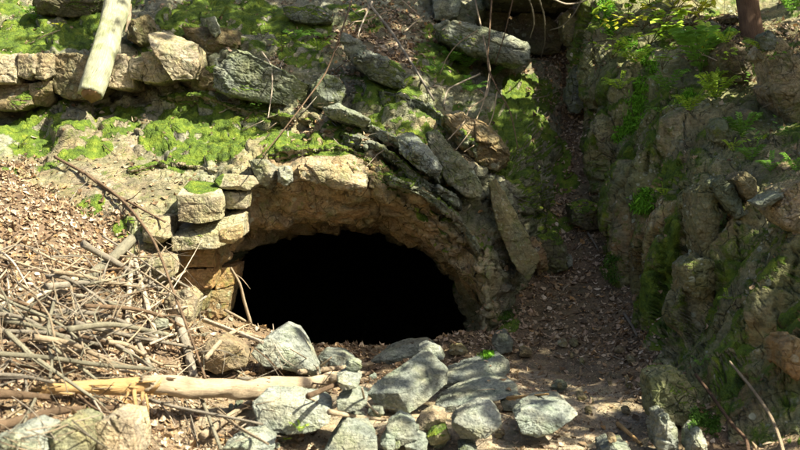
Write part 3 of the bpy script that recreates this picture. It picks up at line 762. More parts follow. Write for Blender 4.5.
rock('rock_block', 'orange rock leaf at the right foot of the arch', [(456,250),(470,258),(480,284),(478,304),(468,296),(458,276)], .12, .5, 'warm', stain=.8, moss=0)
rock('rock_block', 'tall bright column at the left side of the arch', [(245,186),(255,184),(263,196),(261,222),(253,240),(244,236)], .14, .45, 'tan', stain=.5)
# ---- stepped blocks left of the mouth
GT = None
rock('rock_block', 'mossy topped block on the steps left of the mouth', [(176,195,.02),(190,182,.34),(220,184,.34),(222,197,0),(221,220,0),(200,224,-.02),(177,222,0)], .34, .4, 'tan', cuts=0, bias=.1, n=60, rough=.42, soft=200)
rock('rock_block', 'small tan block right of the mossy topped block', [(222,192,0),(230,187,.2),(247,188,.2),(248,192,0),(247,209,0),(223,209,0)], .24, .4, 'tan', cuts=0, rough=.42, soft=200)
rock('flat_rock', 'thin pale slab lying over the small tan block', [(212,182),(224,174,.2),(250,176),(256,184),(250,190),(222,189)], .22, .5, 'slab', moss=.1, rough=.42, soft=200)
rock('rock_block', 'wide sunlit step slab under the mossy topped block', [(171,238,0),(184,222,.34),(236,210,.36),(245,213,.2),(244,236,0),(216,249,-.04),(172,251,0)], .30, .5, 'slab', cuts=0, n=66, moss=.1, rough=.42, soft=200)
rock('rock_block', 'upper rust orange course of the stacked rock under the wide sunlit step', [(173,249,0),(215,248,0),(216,267,0),(173,268,0)], .16, .5, 'rust', stain=.9, moss=0, cuts=0, rough=.6, soft=200, bulge=0)
rock('rock_block', 'lower rust orange course of the stacked rock beside the twigs', [(171,269,0),(213,268,0),(212,290,0),(174,292,0)], .14, .5, 'rust', stain=1, moss=0, cuts=0, rough=.6, soft=200, bulge=0)
rock('rock_block', 'upper dark orange block in shade at the left corner of the mouth', [(217,248,0),(240,242,.1),(239,264,.1),(217,268,0)], .12, .5, 'rust', stain=.9, moss=0, cuts=0, rough=.6, soft=200, bulge=0)
rock('rock_block', 'middle dark orange block in shade at the left corner of the mouth', [(216,269,0),(238,265,.1),(234,286,.08),(215,290,0)], .10, .5, 'rust', stain=1, moss=0, cuts=0, rough=.6, soft=200, bulge=0)
rock('rock_block', 'lowest dark brown block in shade at the left corner of the mouth', [(200,293,.0),(214,291,0),(232,287,.08),(226,318,.06),(202,322,0)], .08, .5, 'brown', stain=.8, moss=0, cuts=0, rough=.6, soft=200, bulge=0)
rock('rock_block', 'small upright chip block on the right end of the sunlit step', [(218,232),(230,229),(240,226),(242,238),(232,244),(219,243)], .34, .2, 'warm', stain=.6, moss=0, rough=.42, soft=200)
rock('rock_block', 'tan step at the broken edge of the mossy slab', [(141,222),(150,214,.2),(170,216,.1),(171,238),(160,244),(143,242)], .14, .4, 'slab', moss=.15, rough=.42, soft=200)
rock('rock_block', 'lower tan step half buried by twigs', [(141,262),(152,254,.15),(171,256),(172,278),(160,284),(143,282)], .16, .4, 'slab', moss=.15, rough=.42, soft=200)
rock('rock_block', 'pale sunlit stone at the left foot of the mouth', [(164,296),(186,290),(196,300),(192,322),(176,328),(164,320)], .12, .4, 'slab', moss=0, rough=.42, soft=200)
# ---- right of the mouth and gully
rock('flat_rock', 'tall tilted olive slab between the mouth and the gully', [(488,182),(496,178),(506,198),(524,232),(540,258),(537,276),(528,282),(512,262),(498,228)], .32, .35, 'moss', n=74, stain=.4, moss=.12, rough=.7, soft=140)
rock('rock', 'dark rock with leaves and a moss fringe in the gully', [(570,206),(586,199),(606,206),(611,220),(604,230),(584,232),(571,224)], .15, .5, 'dark', moss=.5)
rock('rock', 'narrow upright grey stone leaning beside the dark crack of the cliff', [(567,84),(574,66),(584,66),(591,76),(587,100),(580,114),(570,112),(564,100)], .35, .25, 'grey', lich=1, moss=.1)
rock('rock', 'small pale stone stuck in the bank below the gully moss', [(566,257),(572,256),(573,266),(568,268)], .05, .08, 'pale', n=14, moss=0)
rock('rock', 'dark rock face in the bank below the gully moss', [(536,238),(558,234),(570,248),(566,270),(548,276),(536,262)], .08, .4, 'dark', moss=.3)
rock('rock', 'brown broken rock at the foot of the olive slab', [(528,244),(536,238),(546,252),(548,270),(538,276)], .18, .25, 'brown', stain=.8)
# ---- stones on the floor before the mouth
FS = None
rock('boulder', 'largest foreground stone, a tilted squared block with a bright flat top', [(366,394,.05),(371,386,.10),(422,351,.42),(432,352,.45),(448,369,.30),(446,384,.28),(428,401,.10),(410,414,.02),(398,393,.0),(379,408,.06)], .30, .30, 'grey', cuts=0, base=(408,412), n=74, soft=160, moss=.08, bulge=0, rough=.35, shrink=.8, back=(2,2), lich=.15)
rock('rock', 'small pale stone behind the top of the largest squared stone', [(418,350),(428,345),(441,348),(446,358),(436,364),(420,360)], 0, .2, 'pale', Y=7.7, moss=0, rough=.40, lich=.15)
rock('flat_rock', 'long pale slab lying behind the mossy stone right of the squared stone', [(440,385),(446,374,.06),(476,364,.12),(502,357,.15),(510,362,.1),(511,374),(496,380),(466,387),(446,390)], .22, .26, 'grey', base=(476,387), n=62, soft=153, moss=.12, rough=.35, lich=.15)
rock('flat_rock', 'long flat slab with a pointed left end in the middle of the stones', [(434,408),(440,402,.05),(464,389,.2),(490,382,.22),(516,384,.16),(519,393,.05),(500,400),(470,408),(444,415)], .26, .25, 'grey', base=(470,409), n=66, soft=153, moss=.08, rough=.35, lich=.15)
rock('rock', 'rounded pale stone with dark green moss dents in front', [(450,428),(456,417,.05),(478,405,.14),(492,404,.14),(501,414,.08),(502,428),(494,436),(474,442),(460,443)], .24, .25, 'pale', base=(474,442), n=62, soft=70, moss=.35, rough=.40, lich=.15)
rock('rock', 'yellowish wedge stone at the foot of the squared stone', [(414,431),(420,418),(434,413),(448,416),(444,424),(430,430)], .16, .18, 'slab', base=(428,431), moss=0, soft=153, rough=.40, lich=.15)
rock('rock', 'small mossy stone left of the rounded pale stone', [(427,438),(434,430),(446,428),(450,438),(446,446),(430,446)], .14, .18, 'moss', moss=.6, rough=.40, lich=.15)
rock('boulder', 'flat topped grey stone with a mossy side standing on the path', [(514,418),(522,408,.05),(545,401,.15),(566,402,.16),(578,412,.08),(576,424),(562,433),(540,438),(522,434)], .26, .3, 'grey', base=(545,437), n=66, soft=144, moss=.3, rough=.40, lich=.15)
rock('rock', 'grey stone beside a moss tuft at the foot of the gully', [(492,344),(498,335),(507,333),(514,342),(512,352),(500,355)], .14, .18, 'grey', moss=.1, rough=.40, lich=.15)
rock('flat_rock', 'long low grey rock on the sill of the cave mouth', [(370,362),(388,352),(404,346),(430,343),(440,349),(432,358),(410,364),(384,368)], 0, .3, 'grey', Y=8.7, n=55, moss=.05, rough=.40, lich=.15)
rock('boulder', 'angular pale stone left of centre against the dark mouth', [(250,354),(262,340),(284,326,.12),(298,330,.16),(306,342,.1),(321,374),(312,376),(296,360),(284,370),(262,366)], .24, .3, 'pale', base=(290,372), n=66, soft=160, moss=.04, rough=.35, lich=.15)
rock('rock', 'low grey stone on the sill between the angular stone and centre', [(316,360),(324,353),(344,354),(356,362),(350,370),(324,371)], .14, .22, 'grey', moss=.05, rough=.40, lich=.15)
rock('boulder', 'bright sunlit stone below the fallen log', [(249,404),(258,397,.1),(284,394,.2),(320,398,.2),(334,408,.08),(330,424),(312,434),(284,436),(258,430)], .26, .32, 'pale', base=(290,434), n=68, soft=48, moss=.05, rough=.40, lich=.15)
rock('boulder', 'grey pointed stone at the bottom frame edge left of centre', [(324,452),(338,430,.08),(350,414,.2),(362,418,.2),(376,436,.1),(378,460),(350,466),(326,464)], .26, .32, 'grey', base=(350,452), n=62, soft=140, moss=.05, rough=.40, lich=.15)
rock('rock', 'small grey stone right of the pointed bottom stone', [(380,444),(386,435),(395,438),(398,452),(388,458)], .12, .16, 'grey', moss=.05, rough=.40, lich=.15)
rock('rock', 'grey stone cut by the bottom frame edge under the sunlit stone', [(222,448),(238,440),(260,438),(274,448),(270,462),(230,464)], .16, .25, 'grey', rough=.40, lich=.15)
rock('boulder', 'dim tan rock in the shade at the left foot of the mouth', [(194,358),(204,343),(220,338),(238,346),(248,358),(244,371),(222,376),(198,370)], .16, .3, 'brown', n=55, moss=0, rough=.40, lich=.15)
rock('boulder', 'green mottled rock at the bottom left under a dark stick', [(40,448),(48,430),(66,422),(84,430),(88,450),(80,470),(44,470)], .28, .35, 'moss', moss=.3, n=55, rough=.40, lich=.15)
rock('boulder', 'tall greenish block at the bottom left below the splintered wood', [(92,446),(95,424),(108,417),(130,420),(136,440),(134,468),(96,470)], .32, .35, 'slab', moss=.3, n=55, rough=.40, lich=.15)
rock('boulder', 'pale rock in the bottom left corner', [(-16,462),(-10,440),(14,432),(36,438),(42,456),(30,472)], .24, .35, 'pale', moss=.3, rough=.40, lich=.15)
rock('rock', 'small pale stone poking from the twigs near the left foot of the mouth', [(150,322),(158,318),(166,322),(166,330),(154,332)], .1, .12, 'pale', moss=0, rough=.40, lich=.15)
for i, (a, b, s, t) in enumerate([(616,452,18,'grey stone at the bottom frame edge near the cliff foot'),(468,452,12,'grey stone at the bottom frame edge below the rounded pale stone'),
                                  (560,388,9,'thin pale chip lying on the path behind the flat topped stone'),(458,352,9,'brown earthy stone near the right foot of the mouth'),(526,354,8,'brownish stone on the path under the gully')]):
    rr = np.random.default_rng(90 + i); pp = [(a + s * math.cos(k) * rr.uniform(.8, 1.15), b + s * .5 * math.sin(k) * rr.uniform(.75, 1.15)) for k in np.linspace(0, 2 * math.pi, 8)[:-1]]
    rock('rock', t, pp, .06, s * .012, 'grey' if i < 3 else 'brown', moss=.05, n=26)
rock('rock', 'grey angular stone wedged between the pointed bottom stone and the yellowish wedge', [(386,428),(400,418,.05),(416,424,.05),(418,440),(400,446),(386,441)], .18, .2, 'grey', base=(402,444), moss=.05, rough=.4, lich=.15)
rock('rock', 'flat grey stone lying in front of the left end of the squared stone', [(336,402),(352,391,.1),(368,396,.08),(366,408),(348,413),(337,410)], .16, .2, 'grey', base=(350,412), moss=.05, rough=.4, lich=.15)
rock('rock', 'small squared grey stone between the angular pale stone and the squared stone', [(334,380),(346,372,.08),(362,377,.06),(359,388),(342,391)], .14, .16, 'pale', base=(348,390), moss=.05, rough=.4, lich=.15)
rock('rock', 'grey stone under the right end of the long flat slab', [(500,402),(512,394,.06),(525,401,.04),(519,412),(504,412)], .14, .16, 'grey', base=(512,411), moss=.1, rough=.4, lich=.15)
rock('rock', 'grey tilted stone at the bottom between the wedge and the mossy stone', [(404,446),(416,436,.05),(428,442,.04),(426,456),(408,458)], .16, .18, 'grey', base=(416,449), moss=.1, rough=.4, lich=.15)
# small broken stones between the big ones
for i in range(64):
    a, b = [(340,520,360,448), (230,345,372,448), (480,650,340,446)][i % 3][:2], [(340,520,360,448), (230,345,372,448), (480,650,340,446)][i % 3][2:]
    rr = np.random.default_rng(400 + i); a = rr.uniform(*a); b = rr.uniform(*b); hp = hit(a, b)[0]; s = rr.uniform(2.0, 9.5 if i % 3 == 0 else 6.0)
    if hp is None or hp[2] > ground_z(hp[:1], hp[1:2])[0] + .09: continue
    pp = [(a + s * math.cos(k) * rr.uniform(.7, 1.2), b + s * .6 * math.sin(k) * rr.uniform(.7, 1.2)) for k in np.linspace(0, 2 * math.pi, 7)[:-1]]
    rock('stone', 'small broken grey stone among the larger stones on the floor', pp, .03, s * .011, ['grey', 'pale', 'brown'][i % 3], moss=.03, n=9, group='small broken stones on the floor', bulge=0)
# ---- right hand cliff
rock('boulder', 'big pale tan slab leaning at the right frame edge', [(764,46),(775,33),(790,44),(806,66),(812,138),(800,132),(785,114),(774,94)], .25, .5, 'tan', Y=9.1, n=68, moss=.1)
rock('boulder', 'tan boulder under the tree trunk on the cliff top', [(717,52),(728,38),(742,46),(754,62),(752,82),(738,86),(722,76)], .2, .4, 'brown', n=49, moss=.15)
rock('boulder', 'grey stone right of the tree trunk', [(762,36),(772,30),(778,38),(776,50),(766,52)], .15, .25, 'grey')
rock('rock', 'grey stone at the left foot of the tree trunk', [(704,26),(712,19),(720,24),(718,32),(708,34)], .15, .25, 'grey')
rock('flat_rock', 'flat dark slab behind the tree trunk', [(717,18),(730,14),(742,17),(740,23),(722,24)], .1, .3, 'brown')
rock('boulder', 'pale tan rock at the right frame edge half way up', [(777,212),(786,190),(800,180),(812,184),(814,236),(800,234),(786,226)], .28, .4, 'tan', n=55, moss=.1)
rock('boulder', 'lichen spotted rock wedged below the fern on the cliff', [(714,182),(722,174),(734,186),(744,204),(746,214),(738,218),(726,206),(716,196)], .2, .35, 'grey', lich=1)
rock('boulder', 'brown rounded rock right of the lichen spotted rock', [(737,180),(746,171),(756,178),(758,196),(752,202),(742,194)], .18, .35, 'brown')
rock('flat_rock', 'flat grey slab lying below the small ferns at right', [(757,204),(770,198),(783,192),(784,197),(770,206),(760,208)], .16, .25, 'grey')
rock('rock', 'pale broken stone on the cliff below the upper ferns', [(713,128),(720,117),(728,120),(732,134),(726,146),(716,142)], .16, .3, 'pale', lich=1)
rock('rock', 'brown stone on the cliff beside the pale broken stone', [(742,114),(750,109),(756,112),(753,120),(744,124)], .12, .25, 'brown')
rock('boulder', 'tall brown rib of the cliff below the lichen spotted rock', [(696,192),(704,184),(716,186),(720,220),(716,256),(704,258),(697,230)], .14, .4, 'cliff', n=60, lich=1, moss=.4)
rock('boulder', 'pale lichen covered hump in the middle of the cliff face', [(682,268),(696,258),(714,260),(716,290),(704,300),(686,292)], .12, .4, 'cliff', lich=1, moss=.4)
rock('rock_block', 'square mossy block standing at the foot of the cliff', [(652,380),(662,373,.08),(684,374,.1),(697,392,.05),(697,420),(680,428),(654,424)], .25, .4, 'moss', Y=6.55, n=60, lich=1, moss=.5)
rock('rock', 'white lichen crusted rock at the foot of the square mossy block', [(656,440),(660,418),(668,414),(678,430),(680,456),(660,458)], .2, .25, 'pale', Y=6.1, moss=.1)
rock('rock', 'pale pointed rock beside moss at the bottom near the cliff', [(690,456),(694,438),(702,430),(708,440),(708,458)], .2, .25, 'pale', Y=6.0, moss=.3)
rock('boulder', 'rust brown lump of the cliff at the right frame edge', [(784,346),(796,338),(812,346),(812,376),(798,382),(786,370)], .15, .35, 'brown', stain=.9)

rock('boulder', 'out of frame dark rock added above the top edge to shade the black hollow', [(486,-30),(520,-42),(575,-40),(592,-16),(580,-3),(548,-6),(512,-5),(492,-8)], 0, 1.5, 'dark', Y=11.5, moss=.2)  # overhang added out of frame to cast shade into the hollow
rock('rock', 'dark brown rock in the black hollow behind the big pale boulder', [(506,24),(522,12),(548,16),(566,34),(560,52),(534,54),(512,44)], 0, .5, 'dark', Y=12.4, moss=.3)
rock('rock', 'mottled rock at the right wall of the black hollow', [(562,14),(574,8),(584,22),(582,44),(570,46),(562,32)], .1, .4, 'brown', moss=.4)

# ------------------------------------------------------------------ logs, sticks, twigs and hanging roots
def tube_geo(P, R, sides=8, wob=.12, seed=0, caps=True, seg=.04, jag=0.0):
    """tapered tube through points P with radii R; returns V, F, tuv"""
    P = np.asarray(P, float); R = np.asarray(R, float)
    ln = np.linalg.norm(np.diff(P, axis=0), axis=1)
    cnt = [int(np.clip(l / seg, 2, 24)) for l in ln]
    Q = cr(P, cnt, .45); r = cr(R[:, None], cnt, .4)[:, 0]
    n = len(Q)
    Tn = np.gradient(Q, axis=0); Tn /= np.linalg.norm(Tn, axis=1, keepdims=True) + 1e-9
    up = np.array([.13, .2, 1.0]); 
    A = np.cross(Tn, up); bad = np.linalg.norm(A, axis=1) < .15
    A[bad] = np.cross(Tn[bad], [1., .1, 0]); A /= np.linalg.norm(A, axis=1, keepdims=True); B = np.cross(Tn, A)
    th = np.linspace(0, 2 * math.pi, sides, endpoint=False)
    c, s = np.cos(th)[None, :, None], np.sin(th)[None, :, None]
    ring = A[:, None] * c + B[:, None] * s
    V = Q[:, None] + ring * r[:, None, None]
    V = V.reshape(-1, 3); rr = np.repeat(r, sides)
    along = np.repeat(np.concatenate([[0], np.cumsum(np.linalg.norm(np.diff(Q, axis=0), axis=1))]), sides)
    ph = np.tile(th, n)
    w = wob * fbm(np.stack([np.cos(ph), np.sin(ph), along / (np.maximum(R.max(), 1e-4) * 3)], 1) + seed * 5.1, 3, seed)
    V = V + ring.reshape(-1, 3) * (rr * w)[:, None]
    if jag:
        e = np.random.default_rng(seed + 1).uniform(0, jag, sides)
        V[-sides:] += Tn[-1] * e[:, None]
        e = np.random.default_rng(seed + 2).uniform(0, jag, sides)
        V[:sides] -= Tn[0] * e[:, None]
    tuv = np.stack([np.cos(ph), np.sin(ph), along / max(R.max() * 4, .02) * .5 + seed], 1)
    a = np.arange(n * sides).reshape(n, sides); b = np.roll(a, -1, axis=1)
    Fq = np.stack([a[:-1], b[:-1], b[1:], a[1:]], -1).reshape(-1, 4)
    tris = []
    if caps:
        i0, i1 = len(V), len(V) + 1
        V = np.vstack([V, Q[0][None] + Tn[0] * R.max() * .15, Q[-1][None] - Tn[-1] * R.max() * .15]); tuv = np.vstack([tuv, [0, 0, 9], [0, 0, 9]])
        for k in range(sides):
            tris.append((i0, b[0, k], a[0, k])); tris.append((i1, a[-1, k], b[-1, k]))
    return V, [Fq, np.array(tris).reshape(-1, 3)], tuv

def join_geo(gs):
    off = 0; V = []; Q = []; T = []; U = []
    for (v, f, u) in gs:
        V.append(v); U.append(u)
        for k in f:
            if len(k): (Q if k.shape[1] == 4 else T).append(k + off)
        off += len(v)
    fs = []
    if Q: fs.append(np.concatenate(Q))
    if T: fs.append(np.concatenate(T))
    return np.concatenate(V), fs, np.concatenate(U)

WOOD = dict(grey=(.29,.26,.20), greygreen=(.265,.25,.175), tan=(.44,.355,.235), pale=(.55,.47,.35), brown=(.175,.12,.072), dark=(.075,.055,.038), red=(.15,.095,.06), raw=(.53,.35,.15))
def wood_obj(name, geo, col, mat='stick', parent=None, seed=0, loc=None):
    V, Fs, tuv = geo
    b = np.array(WOOD[col] if isinstance(col, str) else col)
    r = np.random.default_rng(seed)
    bv = b * r.uniform(.82, 1.18) * (1 + .22 * fbm(V * 6, 3, seed))[:, None]
    return mk(name, V, Fs, M[mat], dict(base=bv, tuv=tuv), parent=parent, loc=loc)

_sk = [0]
def path3(pts, push=0.0):
    """photo pixels (x, y, lift) -> points resting lift metres in front of what lies there"""
    out = []
    for i, p in enumerate(pts):
        d = depth(min(max(p[0], -40), 840), min(max(p[1], -15), 460), 9.0)
        out.append([p[0], p[1], d - (p[2] if len(p) > 2 else .04)])
    out = np.array(out)
    # a stick bridges hollows: straighten the depths between the two ends, keep it in front of bumps
    n = len(out)
    if n > 2:
        t = np.concatenate([[0], np.cumsum(np.hypot(*np.diff(out[:, :2], axis=0).T))]); t /= t[-1]
        line = out[0, 2] + (out[-1, 2] - out[0, 2]) * t
        ex = (line - out[:, 2]).max()
        out[:, 2] = np.minimum(line - .5 * max(ex, 0), out[:, 2] + .3)
    return np.array([K(*p) for p in out])

def stick(label, pts, w=3.0, w2=None, col='grey', group=None, name='dry_stick', cat='stick', twigs=0, P=None, sides=7, jag=.3, mat='stick', wob=.16):
    """w, w2 = thickness at both ends in photo pixels"""
    _sk[0] += 1; s = _sk[0] * 3 + 1000
    r = np.random.default_rng(s)
    if P is None: P = path3(pts)
    w2 = w * .55 if w2 is None else w2
    if len(P) == 2:
        m = (P[0] + P[1]) / 2 + r.normal(0, .025, 3) * np.linalg.norm(P[1] - P[0]); P = np.array([P[0], m, P[1]])
    d = P[:, 1]
    t = np.linspace(0, 1, len(P))
    R = (w + (w2 - w) * t) * .5 * d / F
    gs = [tube_geo(P, R, sides, wob, s, jag=jag * R.max() * 2)]
    for k in range(twigs):
        i = r.integers(0, len(P) - 1); f = r.uniform(.2, .9); a = P[i] + (P[i + 1] - P[i]) * f
        dv = (P[i + 1] - P[i]); dv /= np.linalg.norm(dv)
        e = dv * r.uniform(.3, .9) + r.normal(0, .45, 3); e[2] += .2; e /= np.linalg.norm(e)
        l = r.uniform(.07, .30)
        rr = np.interp(i + f, range(len(R)), R) * .5
        gs.append(tube_geo([a, a + e * l * .5 + r.normal(0, .012, 3), a + e * l], [rr, rr * .8, rr * .4], 5, .1, s + k))
    o = wood_obj(name, join_geo(gs), col, mat, seed=s, loc=tuple(P[0]))
    return tag(o, label, cat, group)

# --- leaning peeled log, upper left: real length reaching up out of frame
P = np.array([K(91, 94, 9.75), K(98, 70, 9.85), K(108, 36, 10.1), K(118, 0, 10.4), K(136, -70, 11.0), K(160, -160, 11.9)])
lg = empty('leaning_log', tuple(P[0]), 'pale peeled log leaning out over the mossy ledge at upper left', 'log')
lo_ = np.array(P[0])
g = tube_geo(P, np.array([12.5, 13.0, 12.0, 12.5, 12.5, 12.0]) * P[:, 1] / F, 24, .24, 3, seg=.02, jag=.025)
def child(name, geo, col, mat, par, org, seed, label=None):
    V, Fs, u = geo
    o = wood_obj(name, (V - org, Fs, u), col, mat, par, seed)
    if label: o['label'] = label
    return o
child('trunk_wood', g, (.31, .32, .21), 'pale', lg, lo_, 4)
_ax = (P[0] - P[1]) / np.linalg.norm(P[0] - P[1])
child('broken_end', tube_geo([P[0] - _ax * .03, P[0] + _ax * .012, P[0] + _ax * .03], np.array([9.5, 11.2, 7.5]) * P[0][1] / F, 16, .30, 5, seg=.012, jag=.03), (.26, .17, .09), 'wood', lg, lo_, 6, 'brown broken end of the log')
for k, (a, b, s) in enumerate([(-11.5, 80, 1), (-10.5, 35, 1), (10.5, 70, 1), (11, 20, 1)]):
    i0 = K(97.5 + (80 - b) * .31 + a * .85, b + 12, 9.80 + (90 - b) * .008); i1 = K(97.5 + (80 - b) * .31 + a * .9 + 5, b - 16, 9.82 + (108 - b) * .008)
    child('bark_strip', tube_geo([i0, (i0 + i1) / 2 + [0, .03, 0], i1], [.006, .019, .008], 6, .4, 60 + k), 'tan', 'stick', lg, lo_, 60 + k, 'loose strip of tan bark')
for k, (dx, ln, ww) in enumerate([(-8, 3, 1.6), (8, 5, 1.8), (10, 4, 1.4)]):
    a = K(91 + dx, 94 - dx * .25, 9.76 + .02 * k); b = a + np.array([-.03, -.03, -.008 * ln])
    child('splinter', tube_geo([a + (P[1] - P[0]) * .1, a, b], [ww * .004, ww * .0035, .002], 5, .3, 40 + k), 'tan', 'wood', lg, lo_, 44 + k)

# --- fallen broken log at the lower left: bark part, raw splintered wood, hanging splinters
def zdepth(px, py, lift): return depth(px, py, 6.5) - lift
Y1, Y2 = 5.75, 6.35
A = [K(48, 389, 5.70), K(80, 387, 5.76), K(120, 387, 5.83), K(158, 386, 5.9)]
fl = empty('fallen_log', tuple(A[0]), 'broken fallen log with orange splintered wood at its left end', 'log')
fo = np.array(A[0])
child('splintered_wood', tube_geo(A, np.array([5.2, 6.5, 8.2, 9.4]) * Y1 / F, 14, .34, 7, seg=.02, jag=.10), 'raw', 'wood', fl, fo, 8, 'orange splintered wood without bark')
B = [K(150, 386, 5.88), K(176, 386, 5.95), K(200, 389, 6.05), K(228, 387.5, 6.15), K(252, 389, 6.25), K(278, 386, 6.4), K(302, 385, 6.5), K(318, 382, 6.6), K(350, 375, 6.9)]
child('bark', tube_geo(B, np.array([9.0, 10.6, 9.8, 10.6, 9.2, 9.6, 8.0, 6.2, 2.5]) * np.array([b[1] for b in B]) / F, 22, .30, 9, seg=.02, jag=.08), 'tan', 'stick', fl, fo, 12)
for k, (x0, y0, x1, y1, x2, y2, ww) in enumerate([(134,390,136,408,145,434,5),(143,392,141,404,139,414,4),(151,392,158,385,162,378,5),(128,392,126,398,124,402,3),(146,394,148,408,149,417,3),(100,391,85,394,62,397,3.5)]):
    d = 5.8
    child('splinter', tube_geo([K(x0, y0, d), K(x1, y1, d - .03), K(x2, y2, d)], np.array([ww, ww * .8, ww * .25]) * .5 * d / F, 6, .3, 70 + k), 'raw', 'wood', fl, fo, 70 + k)
for k in range(16):                                  # loose bark curling off the log
    rk = np.random.default_rng(640 + k); x = rk.uniform(165, 310); yy = 386 + rk.uniform(-8, 8); dd = np.interp(x, [150, 318], [5.88, 6.6]) - .052 - .02 * (1 - abs(yy - 386) / 8)
    l_ = rk.uniform(5, 22)
    child('bark_strip', tube_geo([K(x - l_ / 2, yy + rk.normal(0, 1), dd), K(x, yy, dd - .008), K(x + l_ / 2, yy + rk.normal(0, 1.5), dd - .004)], np.array([.3, 1.6, .3]) * rk.uniform(.7, 1.6) * dd / F, 6, .4, 640 + k), ['brown', 'grey', 'tan'][k % 3], 'stick', fl, fo, 640 + k)
for k in range(14):                                  # fibres of the torn wood
    rk = np.random.default_rng(680 + k); x = rk.uniform(50, 150); yy = 387 + rk.uniform(-7, 9)
    l_ = rk.uniform(16, 44); dd = np.interp(x, [48, 158], [5.70, 5.9]) - .04
    child('splinter', tube_geo([K(x - l_ * .6, yy + rk.normal(0, 1.2), dd), K(x, yy, dd - .006), K(x + l_ * .4, yy + rk.normal(0, .6), dd)], np.array([.2, 1.0, .8]) * rk.uniform(.7, 1.5) * dd / F, 5, .3, 680 + k), 'raw' if k % 3 else 'tan', 'wood', fl, fo, 680 + k)
for k, (x0, y0, x1, y1, ww) in enumerate([(312,383,340,372,7),(330,380,366,372,6)]):
    child('splinter', tube_geo([K(x0, y0, 6.6), K((x0 + x1) / 2, (y0 + y1) / 2 - 1, 6.7), K(x1, y1, 6.85)], np.array([ww, ww, ww * .5]) * .5 * 6.6 / F, 7, .3, 80 + k), 'tan', 'wood', fl, fo, 80 + k)

PILE = 'dead branches of the brush pile left of the cave'
def ps(label, pts, w, w2=None, col='grey', tw=1, **k):
    return stick(label, pts, w, w2, col, PILE, twigs=tw, **k)
ps('thick dark branch rising from the left edge under the orange splintered wood', [(-15,430,.25),(30,418,.25),(66,410,.22),(112,408,.2)], 12, 5, 'brown', 0, name='dead_branch', cat='branch', sides=10)
ps('brown branch end at the left edge level with the splintered wood', [(-15,393,.25),(20,395,.25),(48,397,.2)], 11, 6, 'brown', 0, name='dead_branch', cat='branch', sides=9)
ps('flat weathered board of wood slanting up beside the mossy slab steps', [(82,282,.10),(100,268,.12),(118,253,.12),(131,240,.10)], 9, 11, 'greygreen', 0, name='dead_branch', cat='branch', sides=9)
ps('pale upright slat standing in the sun above the twigs', [(127,325,.12),(129,298,.14),(131,262,.12)], 6, 5, 'pale', 0)
ps('second pale upright slat leaning right of the first', [(158,345,.12),(146,300,.14),(135,260,.12)], 6, 5, 'pale', 0)
ps('grey stick slanting steeply down to the fallen log near the cave', [(178,320,.12),(186,345,.12),(194,378,.10)], 10, 9, 'grey', 0, name='dead_branch', cat='branch')
ps('long green grey branch bending down from the left edge to the middle of the pile', [(-12,318,.3),(30,325,.3),(60,336,.28),(85,350,.25),(118,365,.2)], 6, 4, 'greygreen', 2, name='dead_branch', cat='branch')
ps('long grey branch running right from the left edge across the top of the pile', [(-12,314,.2),(40,312,.22),(80,312,.2),(118,320,.18),(160,340,.12)], 7, 4, 'grey', 2, name='dead_branch', cat='branch')
ps('straight grey branch low across the pile above the splintered wood', [(-12,353,.35),(50,358,.32),(100,365,.3),(152,369,.25)], 6, 4, 'greygreen', 1, name='dead_branch', cat='branch')
ps('grey branch along the left edge just above the brown branch end', [(-12,374,.35),(22,376,.3),(52,382,.28)], 5, 3, 'grey')
ps('forked dark stick arching over the centre of the pile', [(85,306,.2),(112,307,.22),(140,310,.2),(165,318,.2),(192,332,.15)], 5, 3, 'brown', 2)
ps('wavy thin upright stick crossing the left of the pile', [(56,296,.3),(50,318,.32),(48,345,.32),(52,358,.3),(50,378,.25)], 4, 3, 'greygreen')
ps('curved pale stick bleached by the sun at the left', [(24,306,.2),(38,296,.22),(52,290,.2),(64,288,.15)], 4.5, 2.5, 'pale', 0)
ps('short pale broken stick in the middle of the pile', [(82,318,.2),(100,332,.2),(122,350,.15)], 6, 5, 'tan', 0)
ps('grey leaning stick right of the short pale broken stick', [(134,334,.15),(142,350,.15),(150,366,.12)], 6, 5, 'grey', 0)
ps('stick dropping from the splintered wood towards the bottom edge', [(200,395,.3),(208,415,.3),(221,450,.25)], 4, 4, 'greygreen')
ps('thin stick lying under the fallen log towards the sunlit stone', [(150,400,.3),(180,408,.3),(222,416,.28),(262,424,.2)], 4, 2.5, 'grey')
ps('pale stick below the fallen log pointing at the bottom stones', [(218,412,.25),(240,428,.25),(268,444,.2)], 4, 2.5, 'tan')
ps('broken tan branch propped between fallen log and sunlit stone', [(202,436,.2),(225,420,.2),(250,402,.15)], 9, 6, 'tan', 0, name='dead_branch', cat='branch')
ps('long thin dark twig crossing the mossy slab down to the fallen log', [(55,157,.06),(89,176,.08),(123,201,.12),(153,240,.28),(173,290,.35),(192,340,.3),(206,380,.25)], 3.2, 2.6, 'brown', 0)
ps('dark twig branching off across the slab towards the mossy block', [(86,174,.06),(110,192,.07),(131,203,.06),(165,222,.05)], 3.6, 2, 'brown', 1)
ps('thin twig standing up against the dark mouth at its left edge', [(251,324,.25),(244,300,.3),(240,284,.3),(231,268,.3)], 3.6, 2.2, 'tan', 1)
ps('pale forked stick at the left foot of the mouth', [(206,358,.2),(222,340,.22),(236,332,.22),(262,338,.15)], 5, 3, 'tan', 2)
ps('short pale twig end against the dark mouth', [(225,310,.25),(240,318,.25),(254,326,.22)], 3, 2.4, 'tan', 0)
ps('pale stick sloping down to the right behind the angular stone', [(204,320,.2),(225,328,.2),(262,342,.12)], 5, 4, 'pale', 0)
